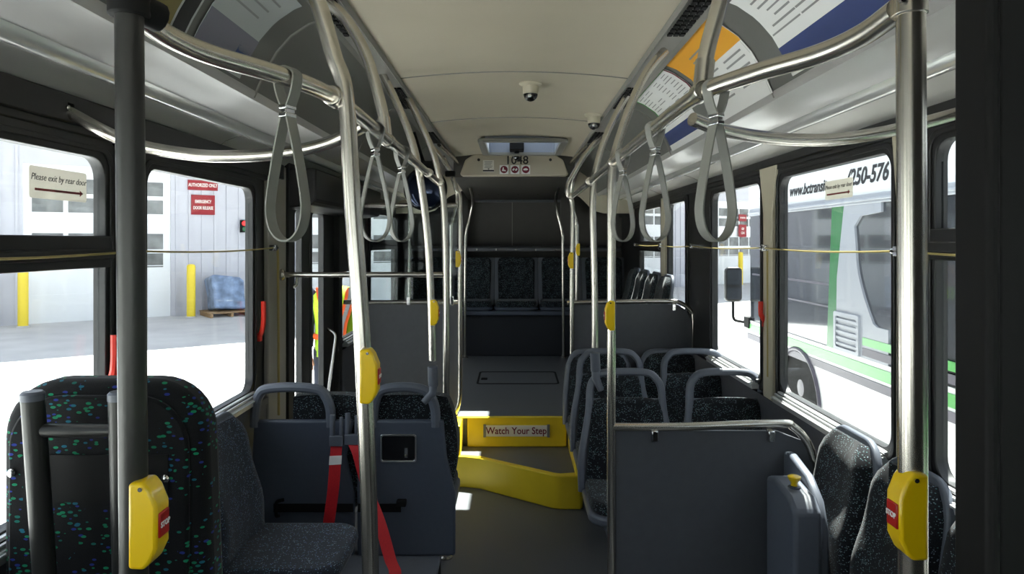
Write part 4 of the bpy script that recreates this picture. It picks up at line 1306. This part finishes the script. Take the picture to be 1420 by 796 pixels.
BR = math.atan2(.604, .797)
BO = Vector((-11, 16, GZ))
bt = thing('garage_building', 'long pale grey ribbed steel garage building across the yard', 'building', BO, BR)
H = 4.8
doors = [(-5.6, -2.6), (.08, 3.12), (6.4, 9.4), (12.4, 15.4), (18.6, 21.6), (24.75, 27.9)]
mb = MB()
s = -14
edges = []
for a, b in doors + [(46, 46)]:
    edges.append((s, a)); s = b
for a, b in edges:
    mb.box(a, b, 0, .3, 0, H)
    k = a + .1
    while k < b - .06:
        mb.box(k, k + .05, -.03, .0, 0, H); k += .305
for a, b in doors: mb.box(a, b, 0, .3, 3.6, H)
mb.box(-14, 46, .3, 9, 0, H - .1)
obj('siding_wall', mb, 'siding', bt, world=False, flat=True)
obj('added_shade_canopy', MB().prism([(.3, 4.75), (-5.0, 4.45), (-5.0, 4.75), (.3, 5.05)], 'x', -14, 46), 'siding', bt, world=False, flat=True)  # canopy added out of view to shade the ground before the garage
for n, (a, b) in enumerate(doors):
    d = obj('garage_door', MB().box(a, b, .05, .12, 0, 3.6).box(a, b, .03, .05, .62, .64).box(a, b, .03, .05, 1.25, 1.27).box(a, b, .03, .05, 2.5, 2.52), 'door_white', bt, world=False, flat=True)
    mb = MB(); w = (b - a); c = 4
    for (z0, z1) in ((1.22, 1.56), (1.66, 2.04), (2.52, 2.86), (2.96, 3.3)):
        for k in range(c):
            mb.box(a + .12 + k * (w - .24) / c + .05, a + .12 + (k + 1) * (w - .24) / c - .05, .035, .055, z0, z1)
    obj('door_panes', mb, 'pane', d, world=False, flat=True)
    wmat = bt
# red lettered boards
bm4 = Matrix.Translation(BO) @ Euler((0, 0, BR)).to_matrix().to_4x4()
def board(label, s0, s1, z0, z1, lines, size):
    c = bm4 @ Vector(((s0 + s1) / 2, -.04, z0))
    t = thing('wall_sign', label, 'sign', c, BR)
    z0 -= GZ; z1 -= GZ
    hw = (s1 - s0) / 2
    obj('board', MB().box(-hw, hw, -.012, .01, 0, z1 - z0), 'red_ink', t, world=False, bevel=.004)
    rt = Vector((.797, .604, 0)); nr = Vector((.604, -.797, 0))
    for k, (w, zz) in enumerate(lines):
        text('lettering', w, size, 'offwhite', t, Vector(c) + nr * .013 + Vector((0, 0, zz)), rt, (0, 0, 1), sxx=.62, ext=.001, bold=.004)
board('wide red sign high on the ribbed garage wall', 3.50, 4.22, 2.80 - .0 + GZ * 0 + .35, 3.05 + .35, [('AUTHORIZED ONLY', .125)], .12)
board('square red sign with two lines of pale lettering on the garage wall', 3.58, 4.15, 2.18 + .35, 2.68 + .35, [('EMERGENCY', .33), ('DOOR RELEASE', .17)], .11)
board('added board for a red sign reflection in the right windows', 26.2, 26.75, 2.75, 3.05, [('NO PARKING', .15)], .1)  # window reflections of the red wall signs, built as boards
board('lower added board for a red sign reflection in the right windows', 26.2, 26.75, 2.05, 2.6, [('KEEP', .36), ('CLEAR', .18)], .14)
c = bm4 @ Vector((27.35, -.02, 2.35))
n3 = thing('bay_number', 'dark numeral 3 on the distant garage door', 'sign', c, BR)
text('numeral', '3', .4, 'ink', n3, c, (.797, .604, 0), (0, 0, 1), ext=.002)
# signal light
c = bm4 @ Vector((4.86, -.09, 1.74 + .35 - .0))
t = thing('signal_light', 'small signal box with a lit red lamp over green', 'signal light', c, BR)
obj('housing', MB().box(-.09, .09, -.05, .05, 0, .32), 'matte_black', t, world=False, bevel=.01)
obj('red_lamp', MB().lathe([(.062, -.05), (.062, -.065), (.03, -.08)], (0, 0, .235), 'y', 18), 'lamp_red', t, world=False)
obj('green_lamp', MB().lathe([(.055, -.05), (.055, -.06), (.03, -.07)], (0, 0, .085), 'y', 18), 'lamp_green', t, world=False)
# bollards
def bollard(label, px, Y, ztop, first=None):
    p = Vector(((px - 713) * Y / F, Y, GZ))
    t = thing('bollard', label, 'bollard', p, 0, 'yellow bollards by the garage')
    h = ztop - GZ
    obj('post', MB().lathe([(.1, 0), (.1, h - .06), (.085, h - .02), (.04, h)], (0, 0, 0), 'z', 20), 'bollard', t, world=False)
    obj('base_ring', MB().lathe([(.13, 0), (.13, .02), (.105, .03)], (0, 0, 0), 'z', 20), 'concrete', t, world=False)
bollard('yellow bollard seen low in the left front window', 32, 15.6, .88)
bollard('yellow bollard before the ribbed wall left of the wrapped pallet', 265, 17.6, .95)
bollard('yellow bollard seen beyond the mirror of the parked bus', 1027, 30.5, 1.06)
# wrapped pallet
c = bm4 @ Vector((4.25, -.62, 0))
t = thing('wrapped_pallet', 'leaning block in blue shrink wrap standing on a wooden pallet', 'pallet load', c, BR)
mm = Euler((R(-9), R(4), 0)).to_matrix().to_4x4()
obj('load', MB().prism([(-.36, .14), (.42, .14), (.36, .5), (.34, .86), (.22, .94), (-.40, .98), (-.47, .9), (-.38, .5)], 'y', -.35, .3, mm), 'tarp', t, world=False, bevel=.05, seg=3)
mb = MB()
for k in range(5): mb.box(-.5, .5, -.5 + k * .22, -.38 + k * .22, .10, .125)
for k in (-.48, 0, .44): mb.box(k, k + .06, -.5, .5, 0, .10)
obj('pallet', mb, 'wood', t, world=False)

# ------------------------------------------------------------------ parked bus on the right
XB = 2.7
bx = thing('parked_bus', 'white city bus with green stripes parked beside the right windows', 'bus', (XB, 3, GZ))
Yf, Yb = 8.35, -3.2
mb = MB()
arch = []
ay, az, ar = 6.85, -.02, .50
low = [(Yb, GZ + .25), (Yf - .35, GZ + .25), (Yf - .1, GZ + .45), (Yf, .2), (Yf, .598), (Yb, .598)]
# lower body with the wheel arch cut in
prof = [(Yb, -.12)]
b0 = math.asin((-.12 - az) / ar)
for k in range(17):
    th = PI - b0 * -1 * 0 - (PI) * k / 16
    prof.append((ay + ar * math.cos(th), max(-.12, az + ar * math.sin(th))))
prof += [(Yf - .3, -.12), (Yf - .05, .05), (Yf, .3), (Yf, .598), (Yb, .598)]
obj('lower_body', MB().prism(prof, 'x', XB, XB + 2.4), 'bus_white', bx, flat=True)
obj('roof_band', MB().prism([(XB, 1.865), (XB, 2.14), (XB + .12, 2.3), (XB + 1.2, 2.4), (XB + 2.3, 2.3), (XB + 2.4, 2.14), (XB + 2.4, 1.865)], 'y', Yb, Yf - .05), 'bus_white', bx, flat=True)
obj('gutter_rail', MB().box(XB - .012, XB + .2, Yb, Yf - .1, 1.79, 1.866).box(XB - .03, XB + .02, Yb, Yf - .1, 1.81, 1.83), 'bus_silver', bx, bevel=.006)
obj('window_band', MB().box(XB + .015, XB + 2.38, Yb, Yf - .06, .59, 1.80), 'bus_glass', bx, flat=True)
mb = MB()
for y in (7.35, 4.35, 3.1, 1.9, .7, -.5): mb.box(XB + .008, XB + .05, y, y + .05, .6, 1.79)
mb.box(XB + .006, XB + .03, 6.2, 8.2, 1.12, 1.14).box(XB + .006, XB + .03, 6.2, 7.3, .93, .945)
obj('window_pillar', mb, 'bus_grey', bx, flat=True)
obj('green_pillar', MB().prism([(6.12, 1.79), (5.9, 1.79), (6.03, 1.2), (6.05, .6), (6.22, .6), (6.17, 1.2)], 'x', XB - .004, XB + .05), 'bus_deep_green', bx, flat=True)
sw = [(5.9, 1.79), (5.3, 1.79), (5.3, 1.72), (5.62, 1.70)] + [(5.72 - .04 * math.sin(PI * k / 8) + (5.42 - 5.72) * max(0, (k - 3) / 5) ** 1.6, 1.62 - .74 * k / 8) for k in range(9)] + [(5.36, .86), (5.2, .86), (5.2, .6), (6.05, .6), (6.03, 1.2)]
obj('pillar_panel', MB().prism(sw, 'x', XB - .003, XB + .05), 'bus_silver', bx, flat=True)
mb = MB().ring(rrect(5.62, 6.06, .60, .92, .02, 3), rrect(5.66, 6.02, .63, .885, .015, 3), 'x', XB - .02, XB)
for k in range(5): mb.box(XB - .016, XB - .002, 5.66, 6.02, .645 + k * .05, .668 + k * .05)
obj('louvre_grille', mb, 'bus_silver', bx, bevel=.003)
def stripe(nm, pts, m): obj(nm, MB().prism(pts, 'x', XB - .007, XB + .001), m, bx, flat=True)
stripe('green_stripe', [(Yb, .475), (Yf - .02, .475), (Yf - .02, .56), (Yb, .56)], 'bus_green')
stripe('grey_stripe', [(Yb, .385), (Yf - .02, .385), (Yf - .02, .45), (Yb, .45)], 'bus_grey')
stripe('upper_green_stripe', [(Yb, .70), (5.58, .70), (5.58, .76), (Yb, .76)], 'bus_green')
stripe('upper_grey_stripe', [(Yb, .62), (5.58, .62), (5.58, .68), (Yb, .68)], 'bus_grey')
# front wheel with arch lip
obj('arch_lip', MB().tube([(XB - .004, ay + ar * math.cos(PI * k / 16), az + ar * math.sin(PI * k / 16)) for k in range(17)], .022, 8), 'bus_grey', bx)
wz = GZ + .46
wh = obj('wheel', MB().lathe([(.2, -.02), (.3, -.02), (.43, 0), (.46, .04), (.46, .24), (.43, .28)], (XB + .06, ay, wz), 'x', 36), 'tyre', bx)
obj('hub', MB().lathe([(.22, .0), (.24, -.02), (.15, .03), (.08, -.03), (.03, -.035)], (XB + .05, ay, wz), 'x', 28), 'bus_grey', wh)
obj('wheel', MB().lathe([(.2, -.02), (.3, -.02), (.43, 0), (.46, .04), (.46, .24), (.43, .28)], (XB + .06, .4, wz), 'x', 36), 'tyre', bx)
obj('wheel_well', MB().box(XB + .02, XB + .5, ay - .5, ay + .5, -.12, .45), 'matte_black', bx, flat=True)
# mirror on its arm
mp = at(1017, 395, 8.55)
mr = obj('side_mirror', MB().prism(rrect(mp.x - .10, mp.x + .10, mp.z - .20, mp.z + .21, .05, 5), 'y', 8.52, 8.60), 'black', bx, bevel=.02, seg=3)
obj('mirror_face', MB().box(mp.x - .08, mp.x + .08, 8.512, 8.52, mp.z + .0, mp.z + .18).box(mp.x - .08, mp.x + .08, 8.512, 8.52, mp.z - .17, mp.z - .03), 'bus_glass', mr)
obj('mirror_arm', MB().tube(fillet([(mp.x + .0, 8.56, mp.z - .2), (mp.x, 8.56, mp.z - .42), (mp.x + .14, 8.5, mp.z - .44), (XB + .1, 8.33, mp.z - .42)], .05), .018, 8).box(XB - .02, XB + .12, 8.25, 8.42, mp.z - .48, mp.z - .36), 'matte_black', bx)
text('lettering', 'www.bctransit.com', .142, 'ink', bx, (XB - .003, 7.07, 1.985), (0, -1, 0), (0, 0, 1), align='LEFT', shear=.3, bold=.004)
text('lettering', '(250-576', .18, 'ink', bx, (XB - .003, 5.86, 2.005), (0, -1, 0), (0, 0, 1), align='LEFT', shear=.3, bold=.005)

# ------------------------------------------------------------------ person in a hi-vis vest outside the rear door
def skin_mesh(name, verts, edges, radii, m, parent, root=0, sub=2):
    me = bpy.data.meshes.new(name); me.from_pydata(verts, edges, [])
    o = bpy.data.objects.new(name, me); COL.objects.link(o)
    md = o.modifiers.new('skin', 'SKIN'); md.use_smooth_shade = True
    for i, r in enumerate(radii):
        sv = me.skin_vertices[0].data[i]; sv.radius = r if isinstance(r, tuple) else (r, r); sv.use_root = (i == root)
    ss = o.modifiers.new('sub', 'SUBSURF'); ss.levels = sub; ss.render_levels = sub
    dg = bpy.context.evaluated_depsgraph_get(); dg.update()
    m2 = bpy.data.meshes.new_from_object(o.evaluated_get(dg))
    bpy.data.objects.remove(o); m2.materials.clear(); m2.materials.append(M[m])
    for p in m2.polygons: p.use_smooth = True
    o = bpy.data.objects.new(name, m2); COL.objects.link(o); o.parent = parent
    return o
pr = thing('person', 'person in lime hi-vis vest with orange stripes standing outside the rear door', 'person', (-1.62, 6.55, GZ), R(15))
V = []; E = []; RD = []
def jt(p, r, par=None):
    V.append(p); RD.append(r)
    if par is not None: E.append((par, len(V) - 1))
    return len(V) - 1
pel = jt((0, 0, .93), (.16, .11))
wst = jt((0, .0, 1.08), (.145, .10), pel)
chs = jt((0, .0, 1.27), (.17, .115), wst)
nk0 = jt((0, .01, 1.42), (.075, .07), chs)
nk1 = jt((0, .0, 1.47), (.055, .055), nk0)
hd0 = jt((0, -.015, 1.54), (.072, .085), nk1)
hd1 = jt((0, -.01, 1.63), (.078, .095), hd0)
hd2 = jt((0, 0, 1.70), (.05, .06), hd1)
for sd in (-1, 1):
    sh = jt((sd * .19, .01, 1.38), .062, chs); el = jt((sd * .25, .02, 1.10), .046, sh)
    wr = jt((sd * .235, -.09, .88), .032, el); pm = jt((sd * .23, -.115, .80), (.042, .022), wr)
    for k in range(4):
        f0 = jt((sd * .23 + (k - 1.5) * .018, -.13, .745), .0095, pm); f1 = jt((sd * .23 + (k - 1.5) * .019, -.13, .70 + .008 * abs(k - 1.5)), .008, f0)
    th0 = jt((sd * .20, -.14, .79), .011, pm); jt((sd * .19, -.155, .755), .009, th0)
    hp = jt((sd * .095, 0, .86), .095, pel); kn = jt((sd * .105, -.01, .48), .06, hp); an = jt((sd * .11, .02, .09), .042, kn); jt((sd * .12, -.14, .04), (.045, .035), an)
skin_mesh('body', V, E, RD, 'skin', pr, 0)
def body_tube(nm, secs, m, n=24):
    mb = MB(); vs = []; fs = []
    for (z, rx, ry, cx, cy) in secs:
        for a in range(n):
            c = 2 * PI * a / n
            vs.append((cx + rx * math.copysign(abs(math.cos(c)) ** .8, math.cos(c)), cy + ry * math.copysign(abs(math.sin(c)) ** .8, math.sin(c)), z))
    for j in range(len(secs) - 1):
        for a in range(n):
            b = (a + 1) % n; fs.append((j * n + a, j * n + b, (j + 1) * n + b, (j + 1) * n + a))
    fs.append(tuple(range(n))); fs.append(tuple((len(secs) - 1) * n + a for a in range(n)))
    mb.add(vs, fs); return obj(nm, mb, m, pr, world=False, smooth=60)
vest = body_tube('vest', [(.82, .185, .14, 0, 0), (.95, .185, .14, 0, 0), (1.1, .18, .135, 0, 0), (1.27, .205, .145, 0, 0), (1.37, .215, .125, 0, 0), (1.425, .16, .09, 0, .01), (1.445, .08, .07, 0, .01)], 'hi_vis')
for nm, m, w, off in (('orange_stripe', 'hi_orange', .09, .006), ('silver_stripe', 'silver_tape', .035, .011)):
    mb = MB()
    for sd in (-1, 1):
        for fy in (-1, 1):
            pts = [(sd * .13, fy * .05, 1.43), (sd * .12, fy * .13, 1.36), (sd * .09, fy * (.150), 1.24), (sd * .05, fy * .148, 1.10), (sd * .03, fy * .148, .9)]
            mb.band([Vector(p) + Vector((0, fy * off, 0)) for p in spline(pts, 5)], w, .006, (1, 0, .0))
    mb.tube([(.192 * math.cos(2 * PI * k / 28), .147 * math.sin(2 * PI * k / 28), 1.0) for k in range(28)], w * .3, 6, closed=True)
    obj(nm, mb, m, vest, world=False)
for sd in (-1, 1):
    obj('trouser_leg', MB().tube([(sd * .07, 0, .93), (sd * .095, 0, .86), (sd * .105, -.01, .48), (sd * .11, .02, .06)], [.10, .105, .08, .07], 16), 'trousers', pr, world=False)
    obj('sleeve', MB().tube([(sd * .17, .01, 1.40), (sd * .205, .01, 1.36), (sd * .25, .02, 1.10), (sd * .238, -.07, .92)], [.06, .078, .062, .045], 14), 'trousers', pr, world=False)
    obj('boot', MB().tube([(sd * .11, .06, .045), (sd * .115, -.04, .05), (sd * .12, -.19, .035)], [.045, .055, .04], 12), 'matte_black', pr, world=False)
mb = MB(); mb.lathe([(.001, .135), (.05, .125), (.083, .09), (.097, .04), (.098, 0), (.09, -.03), (.08, -.05)], (0, .015, 1.63), 'z', 20)
obj('hair', mb, 'hair', pr, world=False)
mb = MB().lathe([(.001, -.03), (.011, -.012), (.014, .0), (.01, .018), (.001, .03)], (0, -.108, 1.60), 'z', 10)
obj('nose', mb, 'skin', pr, world=False)
for sd in (-1, 1):
    obj('ear', MB().tube([(sd * .085, 0, 1.575), (sd * .092, .005, 1.60), (sd * .088, .01, 1.63)], [.008, .014, .01], 8), 'skin', pr, world=False)
    obj('eye', MB().lathe([(.001, -.009), (.008, -.004), (.01, 0), (.008, .004)], (sd * .032, -.098, 1.625), 'y', 10), 'ink', pr, world=False)
obj('mouth', MB().tube([(-.025, -.093, 1.545), (0, -.1, 1.542), (.025, -.093, 1.545)], .005, 6), 'maroon', pr, world=False)
